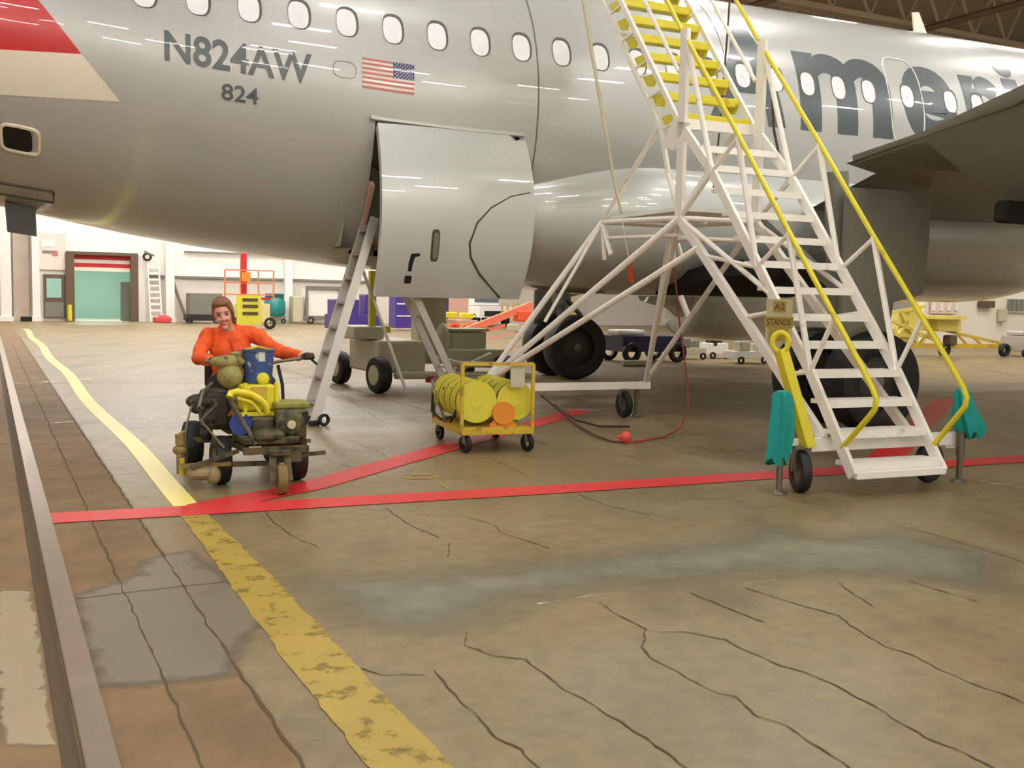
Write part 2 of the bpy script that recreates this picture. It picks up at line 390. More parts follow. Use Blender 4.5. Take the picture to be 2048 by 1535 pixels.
patch('grey_patch', BLUEP, [(540, 1140), (800, 1133), (1050, 1112), (1400, 1068), (1500, 1030), (1640, 1060), (1800, 1050), (2070, 1110), (2070, 1200), (1800, 1170), (1560, 1166), (1300, 1186), (1100, 1215), (1020, 1262), (850, 1285), (640, 1262), (580, 1205)], 'pale grey-green worn patch across the floor', off=.0015, soft=.45)
patch('pale_patch', WPATCH, [(-10, 1178), (70, 1180), (88, 1260), (105, 1380), (125, 1500), (0, 1500), (-30, 1300)], 'light concrete patch left of the rail', soft=.06)
# rail in the floor
rm = M()
rm.box(H(.29, 24, .006), (.10, 54, .03), rotz(PH), .006)
rl = struct(rm.done('trim_1', mat('rail_steel', (150, 134, 116), .4, .5, .15, 5)))
g_ = M(); g_.box(H(.205, 24, .0022), (.05, 54, .004), rotz(PH)); gr = g_.done('groove', CRACK, rl)
rl['label'] = 'steel door rail set in the floor'
# ------------------------------------------------------------------ hangar shell
WALLW = mat('hangar_white', (238, 234, 226), .6, 0, .02, .5)
WALLL = mat('hangar_lower', (212, 204, 192), .6, 0, .05, .7)
CEILM = mat('ceiling_brown', (150, 138, 116), .9, 0, .3, .4)
NW = 49.9
def wallbox(name, e0, e1, n0, n1, z0, z1, m):
    b = M(); b.box(H((e0+e1)/2, (n0+n1)/2, (z0+z1)/2), (e1-e0, n1-n0, z1-z0), rotz(PH)); return struct(b.done(name, m))
# far wall with a doorway (e 3.35..5.95)
wf = M()
for e0, e1, z0, z1 in ((-25, 3.3, 0, 15), (3.3, 5.95, 2.95, 15), (5.95, 48, 0, 15)):
    wf.box(H((e0+e1)/2, NW+.2, (z0+z1)/2), (e1-e0, .4, z1-z0), rotz(PH))
WF = struct(wf.done('wall_far', WALLW))
lw = M()
for e0, e1 in ((6.5, 24), (24, 48)): lw.box(H((e0+e1)/2, NW-.04, 1.02), (e1-e0, .06, 2.04), rotz(PH))
lw.done('dado', WALLL, WF); ld = M(); ld.beam(H(6.6, NW-.12, 2.08), H(30, NW-.12, 2.08), .12, .1).beam(H(8.2, NW-.1, 3.25), H(30, NW-.1, 3.25), .1, .08); ld.done('conduit', MGREY, WF)
wallbox('wall_near', -25, 48, -12.4, -12, 0, 15, WALLW)
wallbox('wall_left', -25.4, -25, -12, 50, 0, 15, WALLW)
wallbox('wall_right', 48, 48.4, -12, 50, 0, 15, WALLW)
cb = M(); cb.box(H(11.5, 19, 15.1), (73.5, 62.8, .2), rotz(PH)); CE = struct(cb.done('ceiling', CEILM))
TR = mat('truss_grey', (186, 170, 146), .8, 0, .1, 1)
for k in range(11):
    n = -8+k*5.6; b = M()
    b.beam(H(-24.5, n, 14.7), H(47.5, n, 14.7), .16, .2).beam(H(-24.5, n, 12.9), H(47.5, n, 12.9), .16, .16)
    for j in range(36):
        e = -24.5+j*2; b.beam(H(e, n, 12.9), H(e+1, n, 14.7), .08, .08).beam(H(e+1, n, 14.7), H(e+2, n, 12.9), .08, .08)
    b.done('roof_truss', TR, CE)
for k in range(5):
    e = 10+k*8; b = M(); b.tube([H(e, -11, 12.6), H(e, 49, 12.6)], .14, 8); b.done('duct', mat('duct_brown', (96, 74, 52), .7), CE)
annex = M(); annex.box(H(41, 27.3, 3.5), (20.5, .4, 7), rotz(PH)); AN = struct(annex.done('wall_annex', mat('annex_cream', (232, 222, 204), .6, 0, .03, 1)))
# pilasters / columns on far wall
def col(e, w_, m, dn=.35, name='trim_%d', z1=14.6, lb=None, _c=[2]):
    b = M(); b.box(H(e, NW-dn/2-.02, z1/2), (w_, dn, z1), rotz(PH)).box(H(e, NW-dn/2-.04, .1), (w_+.12, dn+.1, .2), rotz(PH)); o = struct(b.done('trim_%d' % _c[0], m)); _c[0] += 1
    if lb: o['label'] = lb
CG = mat('column_grey', (176, 160, 146), .7, 0, .15, 2)
col(.75, .42, WHITE, .6); col(1.35, .62, CG, .3); col(1.92, .3, WHITE, .5); col(7.5, .38, WHITE, .55); col(13.0, .34, WHITE, .5); col(19.5, .34, WHITE, .5); col(27, .34, WHITE, .5)
# ------------------------------------------------------------------ lights
LENS_N = mat('lamp_diffuser', (255, 248, 232), .6, emit=(252, 251, 248), es=LAMP_NEAR)
LENS_F = mat('lamp_diffuser_far', (255, 248, 232), .6, emit=(254, 250, 244), es=LAMP_FAR)
LENS_W = mat('low_lamp_diffuser', (255, 248, 232), .6, emit=(252, 251, 248), es=17)
LENS_R = mat('lamp_diffuser_right', (255, 248, 232), .6, emit=(252, 251, 248), es=LAMP_NEAR*1.9)
def fixture(e, n, z, m):
    t = thing('ceiling_light', 'long white fluorescent light fitting hung under the roof trusses', 'ceiling light', H(e, n, z), EV, 'ceiling lights under the roof trusses')
    M(frame(H(e, n, z), EV)).box((0, 0, .03), (1.4, .56, .1)).done('housing', WHITE, t)
    M(frame(H(e, n, z), EV)).box((0, 0, -.03), (1.3, .48, .02)).done('diffuser', m, t)
for i, n in enumerate((-8, -3, 2, 7, 12, 17, 22)):
    for j, e in enumerate((-12, -3.5, 5, 13.5, 22)):
        fixture(e+(.7 if i % 2 else 0), n, 12.3, LENS_R if e > 10 else LENS_N)
for i, n in enumerate((28, 33, 38, 43, 47)):
    for j, e in enumerate((0, 6, 12, 18)):
        fixture(e, n, 12.3, LENS_F)
for e, n in ((28, 8), (28, 14), (28, 20), (34, 12), (34, 19), (40, 16)):  # extra fittings added out of view to brighten the annex wall and floor
    fixture(e, n, 12.3, LENS_F)
for i, (n, z) in enumerate(((-10.5, 8.2), (-9.5, 9.6), (-7, 10.8))):
    for k in range(7):
        e = -13+k*4.4+(1.7 if i % 2 else 0)
        t = thing('hanging_light', 'white box-lens light fitting hung low near the wall behind the viewer', 'ceiling light', H(e, n, z), EV, 'low light fittings near the back wall')
        M(frame(H(e, n, z), EV)).box((0, 0, .12), (1.5, .4, .08)).done('housing', WHITE, t)
        M(frame(H(e, n, z), EV)).box((0, 0, 0), (1.4, .3, .16), bev=.02).done('diffuser', LENS_W, t)
# ------------------------------------------------------------------ airliner
AT = thing('airliner', 'silver grey twin-engined airliner filling the hangar, red tail stripes at left', 'airliner', A0, D)
SB = [-12, -9, -6, -3, -.3, .65, 1.5, 2.5, 3.4, 4.5]; RB = [3.35, 2.6, 1.8, 1.06, .57, .39, .26, .15, .06, 0]
ST = [-12, -9, -6, -3, 0, 3]; TB = [.55, .25, .1, .02, 0, 0]
SW = [-12, -9, -6, -3, 0, 3, 4.5, 17, 19, 21, 22.3]; WB = [.35, .95, 1.45, 1.78, 1.93, 1.97, 1.975, 1.975, 1.8, 1.2, .3]
def sec(s):
    b = 1.76+np.interp(s, SB, RB); t = 5.9-np.interp(s, ST, TB)
    if s > 17: k = np.interp(s, [17, 19, 21, 22.3], [0, .3, 1.0, 1.7]); b += k*.6; t -= k
    return float(np.interp(s, SW, WB)), (b+t)/2, (t-b)/2
def fus(s, a, o=0):
    w_, zc, hh = sec(s); return P(s, (w_+o)*math.cos(a), zc+(hh+o)*math.sin(a))
DS0, DS1, DA0, DA1 = 3.27, 5.06, -1.2, -.21
ss = sorted(set([round(-12+k*.75, 3) for k in range(0, 45)]+[-.3, .65, 1.5, 2.5, DS0, DS1, 4.5, 22.3]))
ss = [s for s in ss if not any(abs(s-x) < .25 and s != x for x in (DS0, DS1))]
aa = sorted([DA0, DA1]+[x for x in [-PI+k*2*PI/96 for k in range(96)] if abs(x-DA0) > .03 and abs(x-DA1) > .03])
b = M(); rings = [[b.v(fus(s, a)) for a in aa] for s in ss]; n = len(aa)
for i in range(len(ss)-1):
    for k in range(n):
        a, a2 = aa[k], aa[(k+1) % n]
        if ss[i] >= DS0-1e-6 and ss[i+1] <= DS1+1e-6 and a >= DA0-1e-6 and a2 <= DA1+1e-6 and k < n-1: continue
        b._f([rings[i][k], rings[i][(k+1) % n], rings[i+1][(k+1) % n], rings[i+1][k]])
b._f(rings[0][::-1]); b._f(rings[-1])
b.done('fuselage', SILVER, AT, True)
def decal(name, polys, m, off=.004, smooth=True, parent=None, step=.03):
    """polys: list of (points in (s, angle), material index) wrapped on the skin"""
    bm_ = bmesh.new()
    for pts, mi in polys:
        f = bm_.faces.new([bm_.verts.new((x, y, 0)) for x, y in pts]); f.material_index = mi
    bmesh.ops.triangulate(bm_, faces=bm_.faces[:])
    return wrap(name, bm_, m, off, parent, step)
def wrap(name, bm_, m, off, parent=None, step=.03, sstep=.4):
    ys = [v.co.y for v in bm_.verts]; k = min(ys)+step*.5
    while k < max(ys):
        bmesh.ops.bisect_plane(bm_, geom=bm_.verts[:]+bm_.edges[:]+bm_.faces[:], plane_co=(0, k, 0), plane_no=(0, 1, 0)); k += step
    xs = [v.co.x for v in bm_.verts]; k = min(xs)+sstep
    while k < max(xs):
        bmesh.ops.bisect_plane(bm_, geom=bm_.verts[:]+bm_.edges[:]+bm_.faces[:], plane_co=(k, 0, 0), plane_no=(1, 0, 0)); k += sstep
    for v in bm_.verts: v.co = fus(v.co.x, v.co.y, off)
    o = M(); o.b.free(); o.b = bm_
    return o.done(name, m, parent or AT, True)
decal('red_stripe', [([(.19, -.127), (-.22, .132), (-2.1, 1.35), (-9, 1.35), (-9, -.45), (-.56, -.187)], 0)], REDP)
decal('cream_stripe', [([(.19, -.127), (-.56, -.187), (-9, -.45), (-9, -.75), (-.57, -.437), (.56, -.34)], 0)], WHITEP)
def glyphs(txt, offset=.0):
    cu = bpy.data.curves.new('t', 'FONT'); cu.body = txt; cu.size = 1; cu.offset = offset; cu.resolution_u = 6
    o = bpy.data.objects.new('t', cu); COL.objects.link(o); bpy.context.view_layer.update()
    me = bpy.data.meshes.new_from_object(o.evaluated_get(bpy.context.evaluated_depsgraph_get()))
    bpy.data.objects.remove(o); b_ = bmesh.new(); b_.from_mesh(me); bpy.data.meshes.remove(me); bmesh.ops.triangulate(b_, faces=b_.faces[:]); return b_
def text_fit(b_, x0, x1, y0, y1, shear=0):
    xs = [v.co.x for v in b_.verts]; ys = [v.co.y for v in b_.verts]; a, c, d, e = min(xs), max(xs), min(ys), max(ys)
    for v in b_.verts:
        ty = (v.co.y-d)/(e-d); v.co = (x0+(v.co.x-a)/(c-a)*(x1-x0)+shear*ty, y0+ty*(y1-y0), 0)
    return b_
wrap('registration_lettering', text_fit(glyphs('N824AW', .022), .99, 2.53, -.075, .09), DGREY, .006)
wrap('fleet_number', text_fit(glyphs('824', .015), 1.57, 1.96, -.228, -.14), DGREY, .006)
tb = bmesh.new()
for ch, s0, s1, a0, a1, sh in (('A', 7.72, 8.95, -.01, .745, .14), ('m', 9.2, 10.82, -.01, .565, 0), ('e', 11.04, 12.05, -.02, .575, 0), ('r', 12.26, 13.0, -.01, .56, 0), ('i', 13.15, 13.5, -.01, .79, 0), ('c', 13.72, 14.6, -.02, .57, 0), ('a', 14.75, 15.7, -.02, .57, 0), ('n', 15.95, 16.9, -.01, .57, 0)):
    g_ = text_fit(glyphs(ch, .035), s0, s1, a0, a1, sh); me = bpy.data.meshes.new('x'); g_.to_mesh(me); g_.free(); tb.from_mesh(me); bpy.data.meshes.remove(me)
wrap('title_lettering', tb, DGREY, .005)
# flag
FR = mat('flag_red', (196, 112, 104), .35, coat=.4); FW = mat('flag_white', (225, 215, 205), .35, coat=.4); FB = mat('flag_blue', (48, 56, 112), .35, coat=.4)
fl = []; s0, s1, a0, a1 = 3.1, 3.71, -.047, .118; hh_ = (a1-a0)/13
for k in range(13):
    fl.append(([(s0, a0+k*hh_), (s1 if k < 6 else s1-.25, a0+k*hh_), (s1 if k < 6 else s1-.25, a0+(k+1)*hh_), (s0, a0+(k+1)*hh_)], 0 if k % 2 == 0 else 1))
fl.append(([(s1-.25, a0+6*hh_), (s1, a0+6*hh_), (s1, a1), (s1-.25, a1)], 2))
FLAG = decal('national_flag', fl, [FR, FW, FB], .004, step=.2)
st = []
for r_ in range(9):
    for c_ in range(6 if r_ % 2 == 0 else 5):
        x = s1-.25+.022+(c_+(0 if r_ % 2 == 0 else .5))*.041; y = a0+6*hh_+.006+r_*.0098
        st.append(([(x+.011*(1 if j % 2 == 0 else .45)*math.sin(j*PI/5), y+.0055*(1 if j % 2 == 0 else .45)*math.cos(j*PI/5)) for j in range(10)], 0))
decal('flag_stars', st, FW, .006, parent=FLAG, step=.5)
# cabin windows
def rrect(cx, cy, w_, h_, e=2.6, n=20):
    return [(cx+w_/2*math.copysign(abs(math.cos(t))**(2/e), math.cos(t)), cy+h_/2*math.copysign(abs(math.sin(t))**(2/e), math.sin(t))) for t in [k*2*PI/n for k in range(n)]]
ws = [.81+.5345*k for k in range(19)]+[11.14, 11.96, 12.5, 13.03, 13.57, 14.1, 14.64, 15.17, 15.7, 16.24, 16.8]
RIM = mat('window_rim', (92, 88, 80), .5)
for s in ws:
    a = .315 if s > 2 else .27+.02*s
    o = decal('passenger_window', [(rrect(s, a, .255, .185), 0)], RIM, .0075, step=.3)
    decal('window_pane', [(rrect(s-.014, a-.01, .225, .162), 0)], WPANE, .0105, parent=o, step=.3)
def ring(name, pts, w_, m, off=.004, parent=None):
    pts = pts+[pts[0]] if pts[0] != pts[-1] else pts; b_ = M()
    b_.tube([fus(x, y, off) for x, y in pts], w_, 5, False); return b_.done(name, m, parent or AT, True)
ring('exit_outline', rrect(11.1, .29, .62, .66, 4, 40), .012, WHITE)
ring('access_panel', [(-.1, -1.06), (-.1, -1.19), (-.9, -1.24), (-.9, -1.1)], .014, SEAM)
ring('access_panel', rrect(2.9, .035, .26, .09, 3), .003, MGREY)
# section joint ring
b = M(); b.tube([fus(5.28, -1.0+k*2.4/40, .002) for k in range(41)], .01, 5, False); b.tube([fus(8.05, .2+k*1.4/20, .0) for k in range(21)], .006, 4, False); b.done('skin_joint', MGREY, AT, True)
# outflow valve
v_ = ring('outflow_valve', rrect(-.4, -.69, .36, .17, 5), .02, WHITEP, .006)
decal('valve_opening_shade', [(rrect(-.43, -.69, .28, .15, 5), 0)], BLACK_SHADE, .01, parent=v_)  # flat black decal; the shade inside the open valve is painted
c = onR(42, 446, .35); b = M(frame(c, D)); b.prism([(-.14, -.1, -.1), (.16, -.1, -.14), (.15, -.1, .2), (-.16, -.1, .22)], (0, .25, 0)).done('drain_mast', mat('mast_grey', (72, 72, 68), .5), AT)
# antenna
b = M(); b.prism([P(13.35, -.015, 5.88), P(13.0, -.015, 6.02+.0), P(12.95, -.015, 6.3), P(13.08, -.015, 6.32)], R*.03); b.done('antenna', WHITEP, AT)
# cargo hold interior
b = M()
def hp(s, r, z): return P(s, r, z)
i0, i1 = DS0-.2, DS1+.25
b.mi = 0
for q in ([(i0, .4, 2.02), (i1, .4, 2.02), (i1, .4, 3.5), (i0, .4, 3.5)], [(i0, .4, 3.5), (i1, .4, 3.5), (i1, 1.88, 3.5), (i0, 1.88, 3.5)], [(i0, .4, 2.02), (i0, 1.15, 2.05), (i0, 1.9, 3.4), (i0, .4, 3.5)], [(i1, .4, 2.02), (i1, 1.15, 2.05), (i1, 1.9, 3.4), (i1, .4, 3.5)], [(i0, .4, 2.02), (i1, .4, 2.02), (i1, 1.2, 2.02), (i0, 1.2, 2.02)]):
    b._f([b.v(hp(*p)) for p in q])
b.done('cargo_hold', GINT, AT)
b = M(); b.beam(P(DS0+.03, 1.2, 2.2), P(DS0+.03, 1.7, 2.75), .05, .1).beam(P(DS0, .9, 2.08), P(DS1, .9, 2.08), .3, .12); b.done('door_frame', PINK, AT)
M().box(P(DS0+.12, 1.25, 2.0), (.12, .12, .14)).done('hold_latch', BROWN, AT); M().beam(P(DS0+.05, 1.6, 3.0), P(DS0+.3, 1.5, 2.9), .05, .05).done('hold_latch', BROWN, AT)
# cargo door hung open about its top hinge
ha = -.21; hw, hz = 1.975*math.cos(ha), 3.83+2.07*math.sin(ha); ROT = math.radians(37.5)
def dpt(s, a, o=0):
    w_, zc, hh = sec(5)
    r_, z_ = (w_+o)*math.cos(a)-hw, zc+(hh+o)*math.sin(a)-hz
    return P(s, hw+.03+r_*math.cos(ROT)-z_*math.sin(ROT), hz+r_*math.sin(ROT)+z_*math.cos(ROT))
nA, nS = 30, 18; b = M()
def dgrid(o):
    g = []
    for i in range(nA+1):
        a = ha-.0+(-1.21-ha)*i/nA; row = []
        for j in range(nS+1):
            t = j/nS; s = 3.28+(5.1-3.28)*t
            # rounded top forward corner, forward edge bows out
            row.append(b.v(dpt(s+(.06*math.sin(i/nA*PI) if t > .95 else 0), a-(.10*max(0, (t-.85)/.15)**2 if i == 0 else 0), o)))
        g.append(row)
    return g
g0, g1 = dgrid(.02), dgrid(-.07)
for i in range(nA):
    for j in range(nS):
        b._f([g0[i][j], g0[i][j+1], g0[i+1][j+1], g0[i+1][j]]); b._f([g1[i][j], g1[i+1][j], g1[i+1][j+1], g1[i][j+1]])
for i in range(nA): b._f([g0[i][0], g0[i+1][0], g1[i+1][0], g1[i][0]]); b._f([g0[i][nS], g1[i][nS], g1[i+1][nS], g0[i+1][nS]])
for j in range(nS): b._f([g0[0][j], g1[0][j], g1[0][j+1], g0[0][j+1]]); b._f([g0[nA][j], g0[nA][j+1], g1[nA][j+1], g1[nA][j]])
DOOR = b.done('cargo_door', FAIR, AT, True)
def ddecal(name, pts, m, o, step=.03):
    bm_ = bmesh.new(); bm_.faces.new([bm_.verts.new((x, y, 0)) for x, y in pts]); ys = [p[1] for p in pts]; k = min(ys)+step
    while k < max(ys):
        bmesh.ops.bisect_plane(bm_, geom=bm_.verts[:]+bm_.edges[:]+bm_.faces[:], plane_co=(0, k, 0), plane_no=(0, 1, 0)); k += step
    for v in bm_.verts: v.co = dpt(v.co.x, v.co.y, o)
    q = M(); q.b.free(); q.b = bm_; return q.done(name, m, DOOR, True)
hr = ddecal('handle_recess', rrect(3.93, -.89, .1, .185, 5), SEAM, .024); ddecal('handle', rrect(3.935, -.89, .06, .15, 5), MGREY, .028)
ddecal('latch_opening_shade', [(3.65, -.94), (3.75, -.935), (3.76, -.952), (3.7, -.96), (3.68, -1.0), (3.675, -1.045), (3.63, -1.045), (3.63, -.99)], BLACK_SHADE, .024)  # flat black shapes paint the shade in the latch openings
ddecal('latch_opening_shade', rrect(3.645, -1.095, .085, .05, 6), BLACK_SHADE, .024)
sl = [(5.1, -.56), (4.85, -.59), (4.6, -.66), (4.43, -.75), (4.35, -.87), (4.38, -.95), (4.52, -1.05), (4.84, -1.2)]
b = M(); b.tube([dpt(x, y, .02) for x, y in sl], [.006, .007, .009, .012, .014, .015, .015, .015], 6, False); b.done('fairing_seal', SEAM, DOOR, True)
b = M(); b.tube([fus(3.2+k*.19, DA1+.01, .03) for k in range(11)], .03, 6).done('door_hinge', SILVER, AT, True)
# belly fairing
def bf(s):
    t = max(0, min(1, .5+.5*(s-5.12)/2.0)); t = t*t*(3-2*t)
    e = max(0, min(1, (16.5-s)/2.5)); t *= e
    return 1.44+.7*t, 2.45+.1*t, .46+.56*t
rg = []
for k in range(37):
    s = 5.12+k*(16.6-5.12)/36; a_, zc, c_ = bf(s); g = []
    for j in range(48):
        t = j*2*PI/48; ct, sn = math.cos(t), math.sin(t); g.append(P(s, a_*math.copysign(abs(ct)**.8, ct), zc+c_*math.copysign(abs(sn)**.8, sn)))
    rg.append(g)
M().loft(rg).done('belly_fairing', FAIR, AT, True)
# wings
def wing(sg):
    def foil(r, te, le, zb, th):
        ch_ = le-te; up = [(0, 0), (.1, .35), (.3, .75), (.55, 1), (.8, .85), (.95, .4), (1, .1)]; lo = [(1, 0), (.8, -.25), (.55, -.3), (.3, -.22), (.1, -.08)]
        return [P(te+ch_*x, sg*r, zb+th*.35*y+.1*x) for x, y in up+lo]
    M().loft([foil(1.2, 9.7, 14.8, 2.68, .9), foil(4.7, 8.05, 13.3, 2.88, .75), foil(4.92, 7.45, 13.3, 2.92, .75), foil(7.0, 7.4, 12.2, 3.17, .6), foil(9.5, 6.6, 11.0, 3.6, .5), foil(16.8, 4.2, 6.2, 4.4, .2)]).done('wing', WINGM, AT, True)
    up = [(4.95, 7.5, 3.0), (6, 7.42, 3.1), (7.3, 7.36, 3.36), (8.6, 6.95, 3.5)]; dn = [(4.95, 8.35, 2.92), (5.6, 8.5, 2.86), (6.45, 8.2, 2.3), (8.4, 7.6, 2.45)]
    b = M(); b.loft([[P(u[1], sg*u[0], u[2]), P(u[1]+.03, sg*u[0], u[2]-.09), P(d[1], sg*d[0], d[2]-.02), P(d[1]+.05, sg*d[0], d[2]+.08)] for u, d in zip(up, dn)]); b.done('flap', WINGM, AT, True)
    M().box(P(8.1, sg*6.62, 2.33), (.7, .16, .2), frame((0, 0, 0), D), .04).done('flap_actuator', BLACK_SHADE, AT)
wing(1); wing(-1)
# main landing gear
def gear(sg):
    s0, r0 = 8.54, 3.795*sg; b = M()
    b.cyl(P(s0, r0, .56), P(s0-.1, r0, 1.5), .08).cyl(P(s0-.1, r0, 1.35), P(s0-.25, r0, 3.0), .14).cyl(P(s0, r0-.6, .585), P(s0, r0+.6, .585), .07)
    b.beam(P(s0+.1, r0, .7), P(s0+.35, r0, 1.15), .12, .05).beam(P(s0+.35, r0, 1.15), P(s0, r0, 1.5), .12, .05).beam(P(s0-.1, r0, 1.6), P(s0-.1, sg*2.2, 2.6), .1, .1)
    b.done('landing_gear_strut', MGREY, AT, True)
    for dr in (-.465, .465):
        c = P(s0, r0+dr, .585); w_ = M().wheel(c, R, .585, .42, 40).done('wheel', BLACK, AT, True)
        M().lathe([(0, -.12), (.12, -.13), (.3, -.08), (.33, -.16), (.33, .16), (.3, .08), (.12, .13), (0, .12)], c, R, 24).done('wheel_hub', mat('hub_dark', (52, 50, 44), .5), w_, True)
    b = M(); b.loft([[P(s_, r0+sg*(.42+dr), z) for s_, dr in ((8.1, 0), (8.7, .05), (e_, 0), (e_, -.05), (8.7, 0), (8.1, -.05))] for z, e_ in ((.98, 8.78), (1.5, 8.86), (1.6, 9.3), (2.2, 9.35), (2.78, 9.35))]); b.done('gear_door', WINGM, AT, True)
gear(1); gear(-1)
b = M(); b.loft([[P(s_, r_, z_) for s_, r_, z_ in ((7.6, 1.0, z), (9.9, 1.0, z), (9.9, 2.6, z+.25), (7.6, 2.6, z+.25))] for z in (1.545, 1.75)]); b.done('wheel_well_shade', BLACK_SHADE, AT)  # solid near-black slab; the shade inside the well is painted
# engines
def engine(sg):
    r0, z0 = 5.75*sg, 1.72; c = P(11.4, r0, z0); b = M()
    b.lathe([(0, .2), (.3, .0), (.42, .6), (.62, .9), (.95, .9), (1.02, .95), (1.12, 1.8), (1.13, 2.6), (1.02, 3.4), (.88, 3.5), (.86, 3.2), (0, 3.0)], c, D, 40); b.done('engine_nacelle', FAIR, AT, True)
    b = M(); b.prism([P(10.9, r0-.12, z0+.6), P(14.0, r0-.12, z0+1.05), P(13.3, r0-.12, 3.4), P(10.2, r0-.12, 3.15), P(10.4, r0-.12, 3.0)], R*.24); b.done('engine_pylon', FAIR, AT)
engine(-1); engine(1)
# nose gear
b = M(); b.cyl(P(21.3-.9, 0, .38), P(20.4, 0, 2.4), .08); b.done('landing_gear_strut', MGREY, AT, True)
for dr in (-.25, .25): M().wheel(P(20.4, dr, .38), R, .38, .22).done('wheel', BLACK, AT, True)
# ------------------------------------------------------------------ maintenance stairs
ST_ = thing('maintenance_stairs', 'tall white wheeled aircraft access stairs with yellow handrails and yellow upper treads', 'mobile stairs', P(5.95, 4.7, 0), D)
sL, sR = 5.5, 6.4
KN = (6.87, .92); P1 = (6.11, 1.77); P2 = (5.38, 2.66); BT = (7.42, .16); UP0 = (4.76, 3.22); UP1 = (3.0, 5.3)
for s_ in (sL, sR):
    b = M(); 
    b.beam(P(s_, *BT), P(s_, *KN), .035, .09).beam(P(s_, *KN), P(s_, *P2), .035, .09).beam(P(s_, *P2), P(s_, *UP0), .035, .09)
    b.done('stringer', STW, ST_)
    b = M(); b.beam(P(s_, *UP0), P(s_, *UP1), .035, .055).beam(P(s_, UP0[0]-.3, UP0[1]-.05), P(s_, UP1[0]-.3, UP1[1]-.05), .03, .05).beam(P(s_, 4.62, 2.72), P(s_, UP0[0]-.3, UP0[1]-.05), .03, .05)
    for k in range(6):
        t = k/6; a, c = V(P(s_, UP0[0]+(UP1[0]-UP0[0])*t, UP0[1]+(UP1[1]-UP0[1])*t)), V(P(s_, UP0[0]-.3+(UP1[0]-UP0[0])*t, UP0[1]-.05+(UP1[1]-UP0[1])*t)); b.beam(a, c, .02, .02)
    b.done('upper_stringer', STW, ST_)
def strp(t):  # point along lower flight by z
    pts = [BT, KN, P1, P2, UP0]
    for (r0, z0), (r1, z1) in zip(pts, pts[1:]):
        if z0 <= t <= z1: return r0+(r1-r0)*(t-z0)/(z1-z0)
    return pts[-1][0]
for k in range(12):
    z = .24+k*.2245; r_ = strp(z); b = M()
    b.box(P((sL+sR)/2, r_-.06, z), (sR-sL-.02, .2, .035), frame((0, 0, 0), D)); b.box(P((sL+sR)/2, r_+.035, z-.012), (sR-sL-.02, .02, .06), frame((0, 0, 0), D))
    b.done('tread', STW, ST_)
b = M(); b.beam(P(sL, 7.44, .17), P(sR, 7.44, .17), .05, .06, bev=.008); b.done('bottom_bar', STW, ST_)
for k in range(9):
    t = (k+.1)/9; r_ = UP0[0]+(UP1[0]-UP0[0])*t; z = UP0[1]+(UP1[1]-UP0[1])*t+.04; b = M()
    b.box(P(5.95, r_-.17, z), (.86, .26, .035), frame((0, 0, 0), D))
    b.box(P(5.95, r_-.04, z-.02), (.86, .03, .085), frame((0, 0, 0), D), .01)
    for s_ in (sL+.02, sR-.02): b.prism([P(s_-.015, r_-.03, z), P(s_-.015, r_-.29, z), P(s_-.015, r_-.2, z-.1), P(s_-.015, r_-.1, z-.12)], D*.03)
    b.done('tread', STY, ST_, label='yellow upper tread')
for s_ in (sL, sR):
    b = M(); pts = [(4.22, 4.74), (4.78, 4.07)]; b.tube([P(s_, *p) for p in pts], .02)
    b.tube([P(s_, 3.3, 5.9), P(s_, 4.3, 4.66)], .02)
    e = (7.28, .36) if s_ == sL else (7.32, .36)
    b.tube([P(s_, 4.86, 3.98), P(s_, 5.75, 2.96), P(s_, 6.5, 2.08), P(s_, 7.45, 1.0), P(s_, 7.58, .84), P(s_, 7.62, .77), P(s_, 7.61, .7), P(s_, 7.56, .64), P(s_, *e)], .022, 10); b.done('handrail', STY, ST_, True)
    b = M(); b.tube([P(s_, 4.75, 3.68), P(s_, 3.3, 5.42)], .02); b.done('mid_rail', STW, ST_)
    for base, top in ((KN, (6.52, 2.05)), (P1, (5.76, 2.93)), (P2, (4.86, 4.0))):
        M().tube([P(s_, *base), P(s_, *top)], .027).done('post', STW, ST_, True)
    for base, top in ((KN, (7.12, 1.36)), (P1, (6.5, 2.02)), (P2, (5.74, 2.9))):
        M().tube([P(s_, *base), P(s_, *top)], .02).done('rail_brace', STW, ST_, True)
    b = M(); b.beam(P(s_, 4.85, 2.28), P(s_, 4.85, 4.06), .04, .12, up=R); b.done('mast', STW, ST_)
